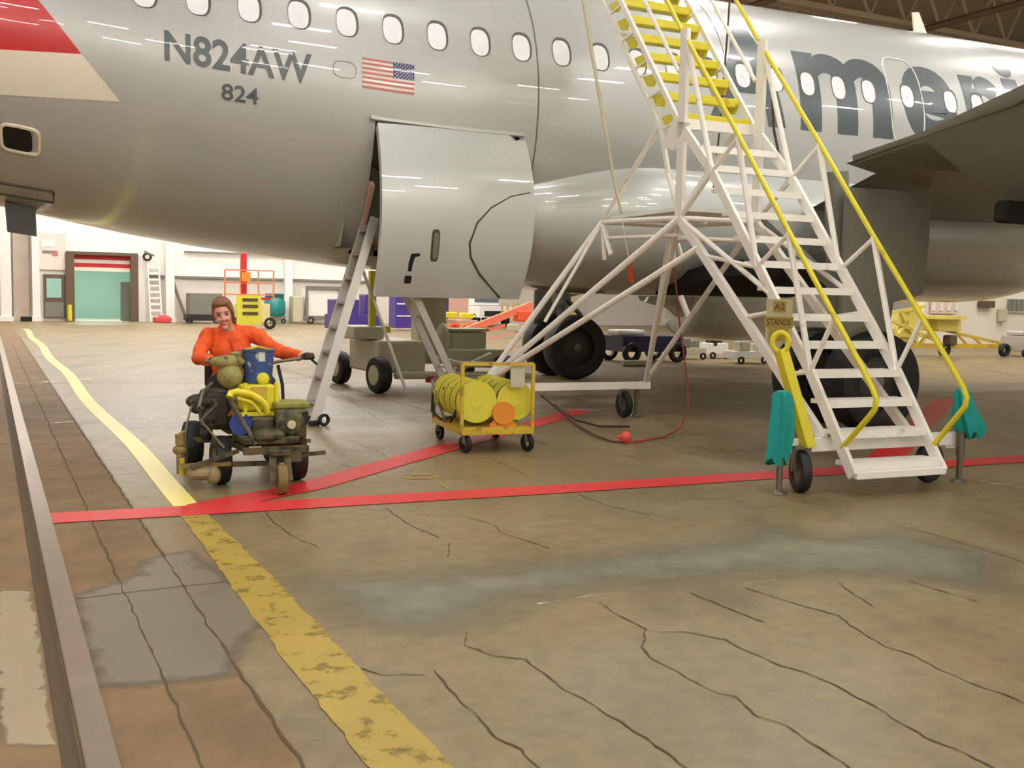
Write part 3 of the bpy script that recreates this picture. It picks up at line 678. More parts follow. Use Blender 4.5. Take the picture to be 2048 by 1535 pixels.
# base
zb = .36
b = M(); b.beam(P(5.0, 7.06, zb), P(6.92, 7.06, zb), .08, .1).beam(P(6.86, 7.06, zb-.08), P(6.86, 7.06, zb), .06, .12); 
b.done('base_frame', STW, ST_); b = M(); b.beam(P(4.5, 2.3, .4), P(6.75, 2.3, .4), .08, .09)
b.done('base_frame', STW, ST_)
for s_, r_ in ((5.04, 7.12), (6.87, 7.15), (6.62, 2.22), (4.6, 2.22)):
    b = M(); b.cyl(P(s_, r_, .03), P(s_, r_, .46), .024, 12).lathe([(0, 0), (.07, 0), (.06, .015), (.03, .03), (0, .035)], P(s_, r_, .002), (0, 0, 1), 16); b.cyl(P(s_, r_, .22), P(s_, r_, .62 if r_ > 5 else .42), .034, 12); b.done('jack', STEEL, ST_, True)
for s_, r_, ax in ((5.24, 7.12, D*.6+R*.8), (6.6, 7.08, R), (6.4, 2.3, D), (4.9, 2.3, D)):
    ax = V(ax).normalized(); ax = V(.97, .1, 0).normalized() if s_ == 5.24 else (V(.55, -.84, 0).normalized() if s_ == 6.6 else ax)
    c = P(s_, r_, .165); wl = M().wheel(c, ax, .165, .085, 28).done('caster_wheel', BLACK, ST_, True)
    M().lathe([(0, -.03), (.09, -.025), (.09, .025), (0, .03)], c, ax, 16).done('wheel_hub', STEEL, wl, True)
    y = V(0, 0, 1).cross(ax); b = M(); 
    for sg in (-1, 1): b.beam(c+ax*.055*sg, c+ax*.055*sg+V(0, 0, .2), .05, .01, up=y)
    b.box(c+V(0, 0, .19), (.13, .08, .02), frame((0, 0, 0), ax)); b.done('caster_fork', STEEL, ST_)
# trusses
def rod(p, q, r_=.026, name='brace', m=STW): M().tube([p, q], r_).done(name, m, ST_, True)
def rect(p, q, w_=.05, h_=.07, name='beam', m=STW): M().beam(p, q, w_, h_).done(name, m, ST_)
J = {s_: P(s_, 4.85, 2.27) for s_ in (sL, sR)}; BB = {s_: P(s_, 7.06, .4) for s_ in (sL, sR)}; K = {s_: P(s_, 3.27, 2.32) for s_ in (sL, sR)}
RL, RR = P(4.5, 2.3, .45), P(6.7, 2.3, .44)
for s_ in (sL, sR):
    rect(J[s_], BB[s_], .05, .08); rod(J[s_], K[s_], .028); rod(P(s_, 4.85, 2.1), P(s_, 3.4, 2.14), .02); rod(K[s_], P(s_, 4.42, 3.2), .026)
    for t, zc in ((.2, P1), (.5, (6.45, 1.4)), (.75, KN)):
        rod(J[s_].lerp(BB[s_], t), P(s_, *zc), .02)
    rod(J[s_], P(s_, 6.3, 1.55), .024); rod(P(s_, *P2), J[s_], .026); rod(J[s_], P(s_, 4.6, 2.75), .026)
    rod(K[s_], P(s_, 3.5, 1.95), .03, 'leg'); rod(K[s_], P(s_, 3.35, 1.9), .024, 'leg')
rod(J[sL], J[sR], .026); rod(K[sL], K[sR], .026); rod(P(sL, 4.85, 2.08), P(sR, 4.85, 2.08), .022); rod(P(sL, 4.0, 2.3), P(sR, 4.0, 2.3), .02)
rod(J[sL], RL, .034); rod(K[sL], RL, .034); rod(J[sL].lerp(BB[sL], .16), RL, .034)
rod(J[sL], RR, .026); rod(K[sR], RR, .03); rod(J[sR], RR, .03); rod(K[sL], P(4.95, 3.0, 1.2), .02); rod(onS(1361, 592, 6.55), onS(1377, 633, 6.6), .035, 'leg')
b = M(); b.box(P(5.95, 4.05, 2.36), (.86, 1.5, .03), frame((0, 0, 0), D)); b.done('landing', STW, ST_)
rect(P(sL, 4.7, 3.2), P(sR, 4.7, 3.2), .06, .1); rect(P(sL, 5.15, 2.9), P(sR, 5.15, 2.9), .05, .06)
for t in (.3, .55, .8): rod(P(sL, UP0[0]-.3+(UP1[0]-UP0[0])*t, UP0[1]-.05+(UP1[1]-UP0[1])*t), P(sR, UP0[0]-.3+(UP1[0]-UP0[0])*t, UP0[1]-.05+(UP1[1]-UP0[1])*t), .015)
b = M(); b.prism([onS(1325, 290, sL-.02), onS(1345, 240, sL-.02), onS(1375, 245, sL-.02), onS(1345, 300, sL-.02)], D*.03); b.prism([onS(1500, 285, sR), onS(1540, 280, sR), onS(1535, 310, sR), onS(1505, 305, sR)], D*.03); b.done('gusset_plate', STW, ST_)
# drawbar stowed upright
tp, bt = onS(1562, 690, sL-.06), P(5.42, 7.12, .42)
tp = V(P(5.3, 6.95, 1.22)); 
tp = onR(1562, 698, 6.98); bt = onR(1618, 895, 7.16)
TBAR = M().beam(tp, bt, .085, .085, up=R, bev=.006).done('drawbar', STY, ST_)
cc = onR(1561, 684, 6.99); b = M(); ax = (V(0, 0, 1)).cross((0-cc.x, -cc.y, 0)).normalized()
b.tube([cc+ax*(.062*math.cos(t*PI/10))+V(0, 0, 1)*(.075*math.sin(t*PI/10)) for t in range(21)], .022, 8, False); b.done('drawbar_eye', STY, TBAR, True)
# sign plates
pl = onR(1558, 640, 6.72); Fp = frame(pl, (ray(1558, 640).cross(V(0, 0, 1))).normalized())
b = M(Fp); b.box((0, 0, .0), (.205, .012, .34)); SP = b.done('sign_board', mat('board_cream', (176, 164, 130), .6, 0, .08, 9), ST_)
for txt, cz, w_, h_ in (('A2', .11, .1, .085), ('STANDS', -.015, .225, .085), ('', -.115, .15, .1)):
    b = M(Fp); b.box((0, -.009, cz), (w_, .006, h_)); q = b.done('sign_plate', YPLATE, SP)
    if txt:
        g_ = text_fit(glyphs(txt, .02), -w_*.42, w_*.42, cz-h_*.32, cz+h_*.32)
        for v in g_.verts: v.co = Fp @ V(v.co.x, -.0135, v.co.y)
        o = M(); o.b.free(); o.b = g_; o.done('sign_lettering', YTXT, q)
# ropes & small things on the stairs
def rope(name, label, cat, pts, r_, m, twist=False):
    b = M(); b.tube(pts, r_, 6)
    return lab(b.done(name, m, None, True), label, cat)
rp = [onS(1165, -10, 5.3), onS(1190, 140, 5.3), onS(1213, 272, 5.3), onS(1226, 350, 5.35), onS(1243, 425, 5.42)]
RPE = mat('rope_beige', (196, 186, 158), .7, 0, .15, 40)
b = M(); b.tube(rp[:3], .02, 8)
rr_ = resample(rp[2:], .02)
b.tube(rr_, [.014+.006*(i % 3 == 0) for i in range(len(rr_))], 8); lab(b.done('rope', [RPE], None, True), 'beige twisted rope hanging down to the stairs left of the yellow treads', 'rope')
t = thing('streamer', 'small orange streamer hanging on the strut left of the stair landing', 'streamer', onS(1260, 565, 5.4), D)
b = M(); b.prism([onS(1254, 518, 5.4), onS(1262, 518, 5.4), onS(1268, 566, 5.4), onS(1258, 566, 5.4)], R*.006); b.done('ribbon', ORG, t); M().tube([onS(1244, 440, 5.42), onS(1258, 520, 5.4)], .005).done('cord', RPE, t)
# teal cloths
def cloth(pts_c, widths, name, label, seed):
    """bunched cloth: loft of folded rings along a centre line"""
    random.seed(seed); rings = []; n = 36; ph = random.random()*6
    for i, (c, w_) in enumerate(zip(pts_c, widths)):
        g = []
        for k in range(n):
            a = k*2*PI/n; f = 1+.22*math.sin(5*a+ph+i*.15)+.12*math.sin(9*a+2*ph-i*.2); f = f if i > 1 else 1+.3*(f-1)
            hem = -.03*math.sin(4*a+ph) if i == len(pts_c)-1 else 0
            g.append(V(c)+V(w_*math.cos(a)*f, w_*.7*math.sin(a)*f, hem))
        rings.append(g)
    b = M(); b.loft(rings); return lab(b.done(name, TEAL, None, True), label, 'cloth', None)
c0 = P(5.03, 7.12, 0)
cloth([c0+V(dx, -.0, z) for dx, z in ((0, .8), (0, .79), (.0, .76), (.005, .68), (.005, .58), (0, .46), (-.005, .36), (-.02, .28), (-.025, .25))], [.02, .05, .065, .07, .08, .085, .08, .075, .07], 'teal_cloth', 'teal cloth draped over the left front jack of the white stairs', 3)
c0 = P(6.87, 7.15, 0)
cloth([c0+V(dx, -.0, z) for dx, z in ((-.02, .79), (-.02, .78), (-.015, .75), (0, .67), (.02, .58), (.05, .5), (.07, .43), (.08, .39))], [.02, .045, .06, .07, .09, .11, .1, .06], 'teal_cloth', 'teal cloth hung on the right front jack of the white stairs', 5)
# ------------------------------------------------------------------ A-frame ladder under the cargo door
LD = thing('step_ladder', 'aluminium A-frame step ladder reaching up into the open cargo hold', 'ladder', P(3.3, 2.0, 0), D)
for r_, nm in ((2.2, 'rail'), (1.75, 'rail')):
    rt = 1.72 if r_ > 2 else 1.32; rb = 1.8 if r_ > 2 else 1.38
    b = M(); b.beam(P(2.52, r_, .03), P(3.33, rt, 2.36), .03, .1, up=D); b.done(nm, ALU, LD)
    b = M(); b.beam(P(4.53, rb, .03), P(3.4, rt, 2.34), .03, .085, up=D); b.done('rear_rail', ALU, LD)
    M().box(P(2.52, r_, .03), (.12, .06, .06), frame((0, 0, 0), D), .01).done('foot', BLACK, LD)
    M().box(P(4.53, rb, .025), (.1, .05, .05), frame((0, 0, 0), D), .01).done('foot', BLACK, LD)
for k in range(8):
    t = (k+.7)/8.2; s_ = 2.52+.81*t; z = .03+2.33*t; ra, rb = 2.2-.48*t, 1.75-.43*t
    M().box(P(s_+.01, (ra+rb)/2, z), (.1, abs(ra-rb), .03), frame((0, 0, 0), D)).done('rung', ALU, LD)
M().beam(P(3.15, 1.8, 1.8), P(3.72, 1.75, .35), .03, .03).done('spreader', ALU, LD)
for z in (.6, 1.2, 1.8):
    t = (z-.03)/2.39; M().tube([P(4.53-1.13*t, 1.8-.08*t, z), P(4.53-1.13*t, 1.38-.06*t, z)], .013).done('rear_rung', ALU, LD)
cw = M().wheel(P(2.62, 2.26, .07), D*.3+R, .07, .04, 16).done('caster_wheel', BLACK, LD, True)
# ------------------------------------------------------------------ grey lift chassis
LX = V(.87, .49, 0).normalized(); LY = V(0, 0, 1).cross(LX); Lc = V(-2.3, 16.15, 0)
LF = frame(Lc, LX); LT = thing('lift_chassis', 'grey wheeled mobile lift base with mast, parked behind the ladder under the aircraft', 'lift', Lc, LX)
b = M(LF); b.box((.35, 0, .52), (.8, 1.25, .5), bev=.04).box((1.3, 0, .5), (2.0, .7, .22), bev=.02).box((-.1, 0, .88), (.5, .8, .2), bev=.03); b.done('chassis', LGREY, LT)
b = M(LF); b.box((1.75, .1, .68), (.62, .5, .42), bev=.03).box((1.75, .1, .92), (.68, .56, .04)); b.done('power_box', LGREY, LT)
b = M(LF); b.box((.95, -.1, 1.0), (.32, .34, .9), bev=.02).box((.95, -.1, 1.42), (.55, .5, .05)).box((.95, -.1, 1.6), (.22, .24, .4)).box((1.3, .1, 1.15), (.16, .2, 1.1)); b.done('mast', LGREY, LT)
M(LF).ell((1.12, -.42, .78), (.12, .1, .26)).done('counterweight', mat('pale_weight', (196, 190, 160), .5), LT, True)
b = M(LF); b.tube([(.9, -.5, .5), (1.3, -.65, .4), (2.2, -.7, .38)], .05).tube([(.2, -.7, .25), (2.6, -.7, .2)], .06); b.beam((1.3, -.6, .3), (1.9, -.62, .55), .1, .06); b.done('outrigger', LGREY, LT, True)
M(LF).box((.9, -.72, .18), (.35, .1, .1)).done('red_pad', REDS, LT)
for x, y in ((-.12, .85), (-.12, -.85), (2.1, .8), (2.1, -.7)):
    wl = M(LF).wheel((x, y, .27), V(1, .12, 0), .27, .2, 28).done('wheel', BLACK, LT, True)
    M(LF).lathe([(0, -.12), (.15, -.1), (.15, .1), (0, .12)], (x, y, .27), V(1, .12, 0), 16).done('wheel_hub', LGREY, wl, True)
b = M(LF); b.box((-.02, -.3, 1.35), (.1, .08, .95)); b.box((.1, -.3, .93), (.34, .08, .1)); b.done('guard_post', GYEL, LT)
# ------------------------------------------------------------------ hose reel cart
Cc = V(-.30, 10.17, 0); CX = V(.64, .22, 0).normalized(); CF = frame(Cc, CX); IC = CF.to_3x3().inverted()
CT = thing('reel_cart', 'yellow wheeled cart carrying two rows of yellow hose reels', 'cart', Cc, CX)
# local: x right, y away from the viewer; front at y=-.52
b = M(CF)
W2, L2, z0, z1 = .35, .52, .2, .84
for x in (-W2, W2): b.beam((x, -L2, z0), (x, L2, z0), .035, .05)
for y in (-L2, 0, L2): b.beam((-W2, y, z0), (W2, y, z0), .035, .05)
b.done('frame', CYEL, CT)
b = M(CF); b.beam((-W2, -L2, z0), (-W2, -L2, z1), .03, .03).beam((W2, -L2, z0), (W2, -L2, z1), .03, .03).beam((-W2, -L2, z1), (W2, -L2, z1), .03, .03); b.done('front_hoop', CYEL, CT)
b = M(CF); b.beam((-W2, L2, z0), (-W2, L2, .62), .03, .03).beam((W2, L2, z0), (W2, L2, .62), .03, .03).beam((-W2, L2, .62), (W2, L2, .62), .03, .03).beam((-W2-.02, L2, .6), (-W2-.02, 0, .25), .02, .03); b.done('rear_hoop', STEEL, CT)
M(CF).box((0, 0, z0+.03), (.68, 1.02, .02)).done('deck', CYEL, CT)
M(CF).box((.2, -L2+.02, .72), (.14, .02, .2)).done('notice_plate', LGREY, CT)
def reel(x, y, r_, m, th=.05, k0=0):
    c = (x, y, z0+.06+.22); o = M(CF).lathe([(0, -th), (r_*.3, -th-.004), (r_*.32, -th), (r_, -th), (r_, -th+.012), (r_*.6, -th+.016), (r_*.6, th-.016), (r_, th-.012), (r_, th), (0, th)], c, (0, 1, 0), 30).done('hose_reel', m, CT, True)
    b = M(CF)
    b.cyl((c[0], c[1]+th, c[2]), (c[0], c[1]+.2-th, c[2]), r_*.66)
    for k in range(5):
        q = []
        for j in range(25):
            a = j*2*PI/24; q.append((c[0]+(r_*.88+.01*(k % 2))*math.cos(a), c[1]-.02+k*.010, c[2]+(r_*.88+.01*(k % 2))*math.sin(a)))
        b.tube(q, .009, 6, False)
    b.done('hose_winding', BLACK, o, True)
for k in range(5): reel(-.19, -.42+k*.205, .2, GYEL, .042)
for k in range(5): reel(.21, -.38+k*.205, .185, GYEL, .042)
M(CF).lathe([(0, -.05), (.11, -.05), (.11, .05), (.05, .06), (.05, .5), (0, .5)], (.07, -.46, .37), (0, 1, 0), 24).done('drum', BORG, CT, True)
b = M(CF); b.box((.07, -.47, .245), (.26, .05, .04)); b.beam((-.05, -.47, .25), (.0, -.47, .29), .02, .04).beam((.19, -.47, .25), (.14, -.47, .29), .02, .04); b.done('drum_cradle', BORG, CT)
b = M(CF); b.tube([(-.36, .3, .5), (-.33, .0, .6), (-.3, -.2, .5), (-.37, -.36, .36), (-.37, -.2, .26)], .012); b.tube([(-.38, .45, .52), (-.4, .4, .3), (-.36, .2, .24), (-.3, -.1, .3)], .012); b.tube([(-.3, .1, .62), (-.1, .0, .55), (.05, -.1, .6), (.2, -.2, .5)], .011); b.done('hose', BLACK, CT, True)
for x, y in ((-.3, -.48), (.32, -.48), (-.3, .45), (.3, .45)):
    a = LF.to_3x3() @ V(0, 1, 0) if False else V(1, .35 if y < 0 else .1, 0)
    wl = M(CF).wheel((x, y, .085), a, .085, .045, 24).done('caster_wheel', BLACK, CT, True)
    M(CF).beam((x, y, .17), (x, y, .09), .05, .06).done('caster_fork', STEEL, CT)
# loose hoses and float
b = M(); b.tube([G(1082, 790, .3), G(1100, 805, .15), G(1130, 830, .03), G(1155, 850, .02), G(1190, 870, .02), G(1222, 882, .02), G(1246, 884, .03)], .010, 6); lab(b.done('hose', HOSE, None, True), 'dark red hose running from the reel cart to the red ball', 'hose')
b = M(); b.tube([G(1110, 805, .02), G(1150, 838, .012), G(1200, 852, .012), G(1260, 852, .012)], .010, 6); lab(b.done('hose', mat('brown_hose', (60, 40, 28), .6), None, True), 'dark brown hose curving under the rear beam of the stairs', 'hose')
b = M(); b.tube([P(6.5, 3.1, 2.2), P(6.6, 3.2, 1.2), P(6.6, 3.4, .55), P(6.5, 3.6, .25), P(6.2, 3.9, .06), P(5.8, 4.2, .02), G(1262, 884, .02)], .010, 6); lab(b.done('hose', mat('red_hose', (150, 52, 40), .6), None, True), 'thin red hose hanging inside the stairs and trailing to the red ball', 'hose')
bc = G(1251, 886, 0); M_ = M(); M_.ell(bc+V(0, 0, .062), (.062, .062, .062), n=24); bo = lab(M_.done('ball_float', BRED, None, True), 'small red ball lying on the floor between cart and stairs', 'ball')
M().lathe([(.014, 0), (.02, .005), (.02, .03), (.012, .035)], bc+V(-.085, 0, .062), (1, 0, 0), 12).done('collar', BRED, bo)
# ------------------------------------------------------------------ ride-on line striper
SF_ = V(.454, -.891, 0); Sc = V(-1.95, 7.93, 0); SX = frame(Sc, SF_)        # x forward (towards viewer), y = viewer right
SI = SX.to_3x3().inverted()
SP_ = thing('line_striper', 'grimy ride-on line painting machine with blue paint bucket and yellow bent tube', 'line striper', Sc, SF_)
def swheel(x, y, r_, w_, m=BLACK):
    wl = M(SX).wheel((x, y, r_), (0, 1, 0), r_, w_, 28).done('wheel', m, SP_, True)
    M(SX).lathe([(0, -w_*.45), (r_*.5, -w_*.4), (r_*.5, w_*.4), (0, w_*.45)], (x, y, r_), (0, 1, 0), 16).done('wheel_hub', OLIVE, wl, True)
swheel(0, .29, .185, .12); swheel(-.02, -.29, .185, .12); swheel(-.95, -.34, .19, .14); swheel(-.95, .34, .19, .14)
fw = M(SX).wheel((.57, .03, .11), (.12, 1, 0), .11, .075, 28).done('front_wheel', mat('tan_tyre', (120, 100, 50), .6, 0, .25, 14), SP_, True)
M(SX).lathe([(0, -.04), (.05, -.035), (.05, .035), (0, .04)], (.57, .03, .11), (.12, 1, 0), 14).done('wheel_hub', STEEL, fw)
b = M(SX); b.beam((.57, .09, .1), (.5, .08, .3), .05, .012).beam((.57, -.03, .1), (.5, -.02, .3), .05, .012).box((.5, .03, .3), (.12, .16, .03)); b.done('front_fork', OLIVE, SP_)
# main frame: tubes and crossbars
b = M(SX)
for y in (-.2, .25): b.beam((-.35, y, .3), (.45, y*.9+.02, .3), .04, .04)
b.beam((.45, -.22, .31), (.45, .26, .31), .04, .05).beam((0, -.24, .3), (0, .3, .3), .04, .04).beam((-.35, -.2, .3), (-.35, .25, .3), .04, .04)
b.beam((.1, -.6, .17), (.18, .1, .17), .035, .035).beam((.18, -.55, .17), (.2, -.2, .28), .03, .03).beam((.42, .0, .25), (.42, .4, .27), .03, .03)
b.box((.47, .1, .26), (.03, .2, .08)); b.beam((0, .2, .3), (.4, .28, .36), .03, .03)
b.done('frame', OLIVE, SP_)
b = M(SX); b.box((.12, .02, .36), (.42, .42, .05), bev=.01).box((.3, -.02, .4), (.12, .2, .06), bev=.02); b.ell((.28, .0, .4), (.1, .13, .05)); b.done('deck', OLIVE, SP_)
# engine at the viewer-right side
b = M(SX); b.box((.1, .2, .47), (.24, .24, .24), bev=.03); b.lathe([(0, 0), (.1, 0), (.11, .03), (.07, .05), (0, .05)], (.22, .18, .47), (1, 0, 0), 24); b.box((.08, .22, .34), (.2, .2, .08)); EN = b.done('engine', OLIVE, SP_)
M(SX).box((.08, .21, .61), (.26, .27, .05), bev=.015).done('fuel_tank', mat('tank_olive', (140, 138, 60), .5, .1, .3, 18), EN)
M(SX).lathe([(0, 0), (.035, 0), (.03, .012), (0, .015)], (.275, .18, .47), (1, 0, 0), 18).done('starter_cap', mat('cap_pale', (200, 190, 150), .5), EN)
b = M(SX); b.cyl((.2, .3, .48), (.2, .3, .56), .03).tube([(.2, .3, .53), (.16, .34, .5), (.05, .34, .42)], .012); b.done('muffler', BLACK, EN)
# yellow cowl / pump body, blue motor, bent tube
b = M(SX); b.box((.0, -.02, .66), (.2, .26, .2), bev=.02); b.beam((.1, -.13, .55), (.1, -.13, .78), .025, .03).beam((.1, .11, .53), (.1, .11, .78), .03, .035).beam((.12, -.17, .545), (.12, .12, .545), .03, .03); PU = b.done('pump_cowl', STY, SP_)
M(SX).box((.112, -.03, .7), (.01, .12, .1)).done('warning_label', mat('label_tan', (190, 160, 60), .5), PU)
M(SX).cyl((.12, -.17, .47), (-.02, -.1, .47), .085, 24).done('motor', mat('motor_blue', (48, 74, 150), .4, 0, .1, 9), SP_, True)
M(SX).box((.05, .0, .45), (.22, .2, .16), bev=.03).done('gearbox', OLIVE, SP_)
tp_ = [(.34, -.1, .34), (.27, -.17, .48), (.2, -.24, .62), (.18, -.265, .68), (.16, -.25, .71), (.15, -.2, .72), (.15, -.1, .7), (.15, -.02, .65), (.15, .02, .6), (.14, .03, .55)]
b = M(SX); b.tube(tp_[:4], .018, 8); TB_ = b.done('tube_lower', OLIVE, SP_, True)
b = M(SX); b.tube(tp_[3:], .026, 10); b.tube([(.16, -.2, .67), (.16, -.1, .64), (.15, -.03, .56)], .014, 8); b.done('bent_tube', STY, SP_, True)
# blue bucket held on the handle column
b = M(SX); b.lathe([(0, 0), (.1, 0), (.105, .02), (.118, .2), (.12, .25), (.127, .255), (.127, .27), (.115, .27), (.105, .03), (0, .03)], (-.12, .02, .755), (0, 0, 1), 36); BK = b.done('paint_bucket', BLUE, SP_, True)
M(SX).box((-.006, .02, .97), (.012, .05, .07)).done('bucket_label', mat('label_pale', (200, 205, 195), .5), BK)
M(SX).ell((.0, .03, .8), (.04, .05, .05)).done('yellow_valve', STY, BK, True)
M(SX).tube([(-.12, -.105, 1.01), (-.12, .02, 1.04), (-.12, .145, 1.01)], .012).done('bucket_handle', CYEL, BK)
# paint container left with cream rag-like hoses
b = M(SX); b.tube([(-.15, -.13, .3), (-.15, -.14, .7), (-.12, -.15, 1.0)], .045, 10); b.ell((-.1, -.2, .82), (.09, .1, .1)); b.ell((-.12, -.15, .66), (.06, .07, .1)); b.ell((-.1, -.22, .93), (.06, .14, .05)); b.done('hopper', mat('paint_crusted', (150, 142, 84), .6, 0, .35, 16, dirt=(70, 60, 30), dscale=14), SP_, True)
b = M(SX); b.tube([(-.1, -.3, .93), (-.14, -.2, .92), (-.16, -.1, .89), (-.18, 0, .86)], .018); b.done('handlebar', ALU, SP_, True)
b = M(SX); b.tube([(-.19, .45, .95), (-.12, .49, .9)], .01).tube([(-.1, .17, .9), (-.08, .2, .75), (-.05, .2, .6), (-.05, .17, .5)], .014); b.done('brake_lever', BLACK, SP_, True)
M(SX).tube([(-.16, -.2, .5), (-.12, -.12, .62), (-.1, -.1, .75)], .014).done('orange_hose', mat('hose_orange', (190, 90, 40), .5), SP_, True)
# dark side gear: carburettor, battery, hoses on the left
b = M(SX); b.box((-.3, -.28, .55), (.3, .2, .3), bev=.04).box((-.15, -.35, .52), (.16, .1, .1), bev=.02); b.ell((-.18, -.42, .62), (.1, .1, .06)); b.ell((-.12, -.44, .57), (.05, .06, .04)); b.box((-.45, .0, .42), (.4, .4, .16), bev=.03); b.done('drive_unit', mat('grime_dark', (58, 52, 38), .6, .1, .35, 16, dirt=(120, 112, 84), dscale=13), SP_)
b = M(SX); b.tube([(-.2, -.38, .62), (-.05, -.5, .6), (.02, -.55, .45), (.03, -.57, .3), (.02, -.57, .2)], .008).tube([(-.1, -.3, .6), (.05, -.45, .5), (.15, -.3, .3)], .01).tube([(-.3, -.3, .75), (-.12, -.4, .7), (-.02, -.45, .6), (-.1, -.42, .5)], .014).tube([(.0, -.2, .3), (.1, -.35, .2), (.15, -.5, .16)], .012); b.done('hose', STEEL, SP_, True)
# spray gun arm over the new line
b = M(SX); b.tube([(.02, -.6, .34), (.02, -.6, .1)], .022).box((.02, -.6, .36), (.06, .05, .08)).ell((.02, -.6, .28), (.03, .05, .04)); b.tube([(.02, -.56, .42), (.02, -.63, .38)], .012); b.beam((.1, -.62, .17), (.16, -.25, .18), .03, .03); GU = b.done('spray_gun', mat('gun_grimy', (140, 122, 70), .5, .2, .3, 20), SP_, True)
M(SX).tube([(.03, -.585, .22), (.04, -.585, .09)], .022).done('gun_guard', CYEL, GU, True)
M(SX).ell((.12, -.45, .12), (.1, .12, .06)).ell((.16, -.38, .1), (.06, .06, .07)).done('bead_box', mat('gun_pale', (150, 132, 96), .6, 0, .3, 16), SP_, True)
# ride-on seat behind
b = M(SX); b.box((-1.0, 0, .6), (.36, .4, .08), bev=.03).box((-1.2, 0, .78), (.08, .38, .3), bev=.03); b.done('seat', BLACK, SP_); b = M(SX); b.box((-.9, 0, .38), (.5, .45, .1), bev=.02).cyl((-1.0, 0, .4), (-1.0, 0, .58), .04).beam((-.35, 0, .3), (-.9, 0, .33), .06, .05); b.box((-.62, -.3, .26), (.24, .14, .02)).box((-.62, .3, .26), (.24, .14, .02)).beam((-.62, -.3, .25), (-.62, .3, .25), .04, .03); b.done('sulky_frame', OLIVE, SP_)
# ------------------------------------------------------------------ person
PS = thing('person', 'person with tied brown hair in orange long-sleeved shirt riding the line painting machine', 'person', SX @ V(-.95, 0, 0), SF_)
def blob(parts, name, m, parent, vox=.012, sm=5):
    b = M(SX)
    for p in parts:
        if p[0] == 'l': b.tube(p[1], p[2], 12); 
        else: b.ell(p[1], p[2], p[3] if len(p) > 3 else None, 16)
        if p[0] == 'l':
            b.ell(p[1][0], (p[2][0],)*3, None, 10); b.ell(p[1][-1], (p[2][-1],)*3, None, 10)
    me = b.b; mm = bpy.data.meshes.new(name); me.to_mesh(mm); me.free(); mm.materials.append(m)
    mm.transform(wmat(parent).inverted() if parent else Matrix()); o = bpy.data.objects.new(name, mm); COL.objects.link(o); o.parent = parent
    mm.polygons.foreach_set('use_smooth', [True]*len(mm.polygons)); remesh(o, vox, sm); return o
# y: viewer right is +y;  head leans to viewer left (-y)
sh_l, sh_r = (-.83, -.23, 1.10), (-.86, .13, 1.12)
el_l, el_r = (-.66, -.34, .93), (-.57, .30, .98)
ha_l, ha_r = (-.3, -.28, .92), (-.24, .43, .955)
hd = V(-.72, -.13, 1.29); nk = V(-.81, -.06, 1.12)
TL = Matrix.Rotation(.22, 4, 'X') @ Matrix.Rotation(.2, 4, 'Y') @ Matrix.Rotation(-.25, 4, 'Z')
def hl(x, y, z): return hd+TL.to_3x3() @ V(x, y, z)
body = [('e', (-.98, 0, .7), (.13, .17, .12)), ('l', [(-.98, 0, .72), (-.92, -.02, .92), (-.85, -.05, 1.0)], [.13, .12, .1]), ('l', [V(-.85, -.19, 1.06), V(-.87, .09, 1.08)], [.06, .06]),
        ('l', [nk, nk.lerp(hd, .6)], [.056, .05]), ('e', tuple(hd), (.088, .072, .112), TL), ('e', tuple(hl(.03, 0, -.055)), (.058, .052, .062), TL), ('e', tuple(hl(.075, 0, -.105)), (.022, .026, .02), TL),
        ('l', [hl(.085, 0, .01), hl(.105, 0, -.03)], [.009, .014]), ('e', tuple(hl(.078, .032, -.035)), (.02, .02, .018), TL), ('e', tuple(hl(.078, -.032, -.035)), (.02, .02, .018), TL), ('e', tuple(hl(.084, 0, -.07)), (.01, .02, .009), TL),
        ('e', tuple(hl(-.005, .075, -.01)), (.018, .01, .028), TL), ('e', tuple(hl(-.005, -.075, -.01)), (.018, .01, .028), TL), ('e', tuple(hl(.07, 0, .035)), (.02, .045, .012), TL),
        ('l', [sh_l, el_l], [.055, .042]), ('l', [el_l, ha_l], [.042, .03]), ('l', [sh_r, el_r], [.055, .042]), ('l', [el_r, ha_r], [.042, .03])]
for sg in (-1, 1): body += [('l', [(-.95, .09*sg, .68), (-.6, .2*sg, .7)], [.085, .065]), ('l', [(-.6, .2*sg, .7), (-.6, .28*sg, .33)], [.058, .042])]
BO = blob(body, 'body', SKIN, PS, .009, 3)
b = M(SX); 
for s_ in (-1, 1): b.ell(hl(.079, .031*s_, .006), (.011, .014, .007), TL, 12)
b.done('eye', mat('eye_dark', (60, 42, 34), .4), PS, True)
b = M(SX)
for s_ in (-1, 1): b.tube([hl(.088, .014*s_, .026), hl(.086, .034*s_, .03), hl(.076, .05*s_, .022)], .004, 6)
b.done('eyebrow', HAIR, PS, True)
M(SX).tube([hl(.086, -.018, -.07), hl(.098, 0, -.07), hl(.086, .018, -.07)], [.003, .005, .003], 8).done('lips', mat('lips', (190, 112, 98), .5), PS, True)
hair = [('e', tuple(hl(-.03, 0, .035)), (.092, .087, .102), TL), ('e', tuple(hl(.02, 0, .09)), (.06, .07, .036), TL), ('e', tuple(hl(-.02, .07, .0)), (.05, .022, .07), TL), ('e', tuple(hl(-.03, -.07, .0)), (.05, .02, .07), TL), ('l', [hl(.045, .05, .07), hl(.03, .078, .0), hl(.0, .082, -.07), hl(-.02, .085, -.13)], [.016, .012, .009, .006]), ('e', tuple(hl(-.12, .03, -.01)), (.045, .04, .05), TL), ('l', [hl(-.13, .04, -.03), hl(-.12, .07, -.12), hl(-.1, .08, -.18)], [.03, .022, .01])]
blob(hair, 'hair', HAIR, PS, .009, 3)
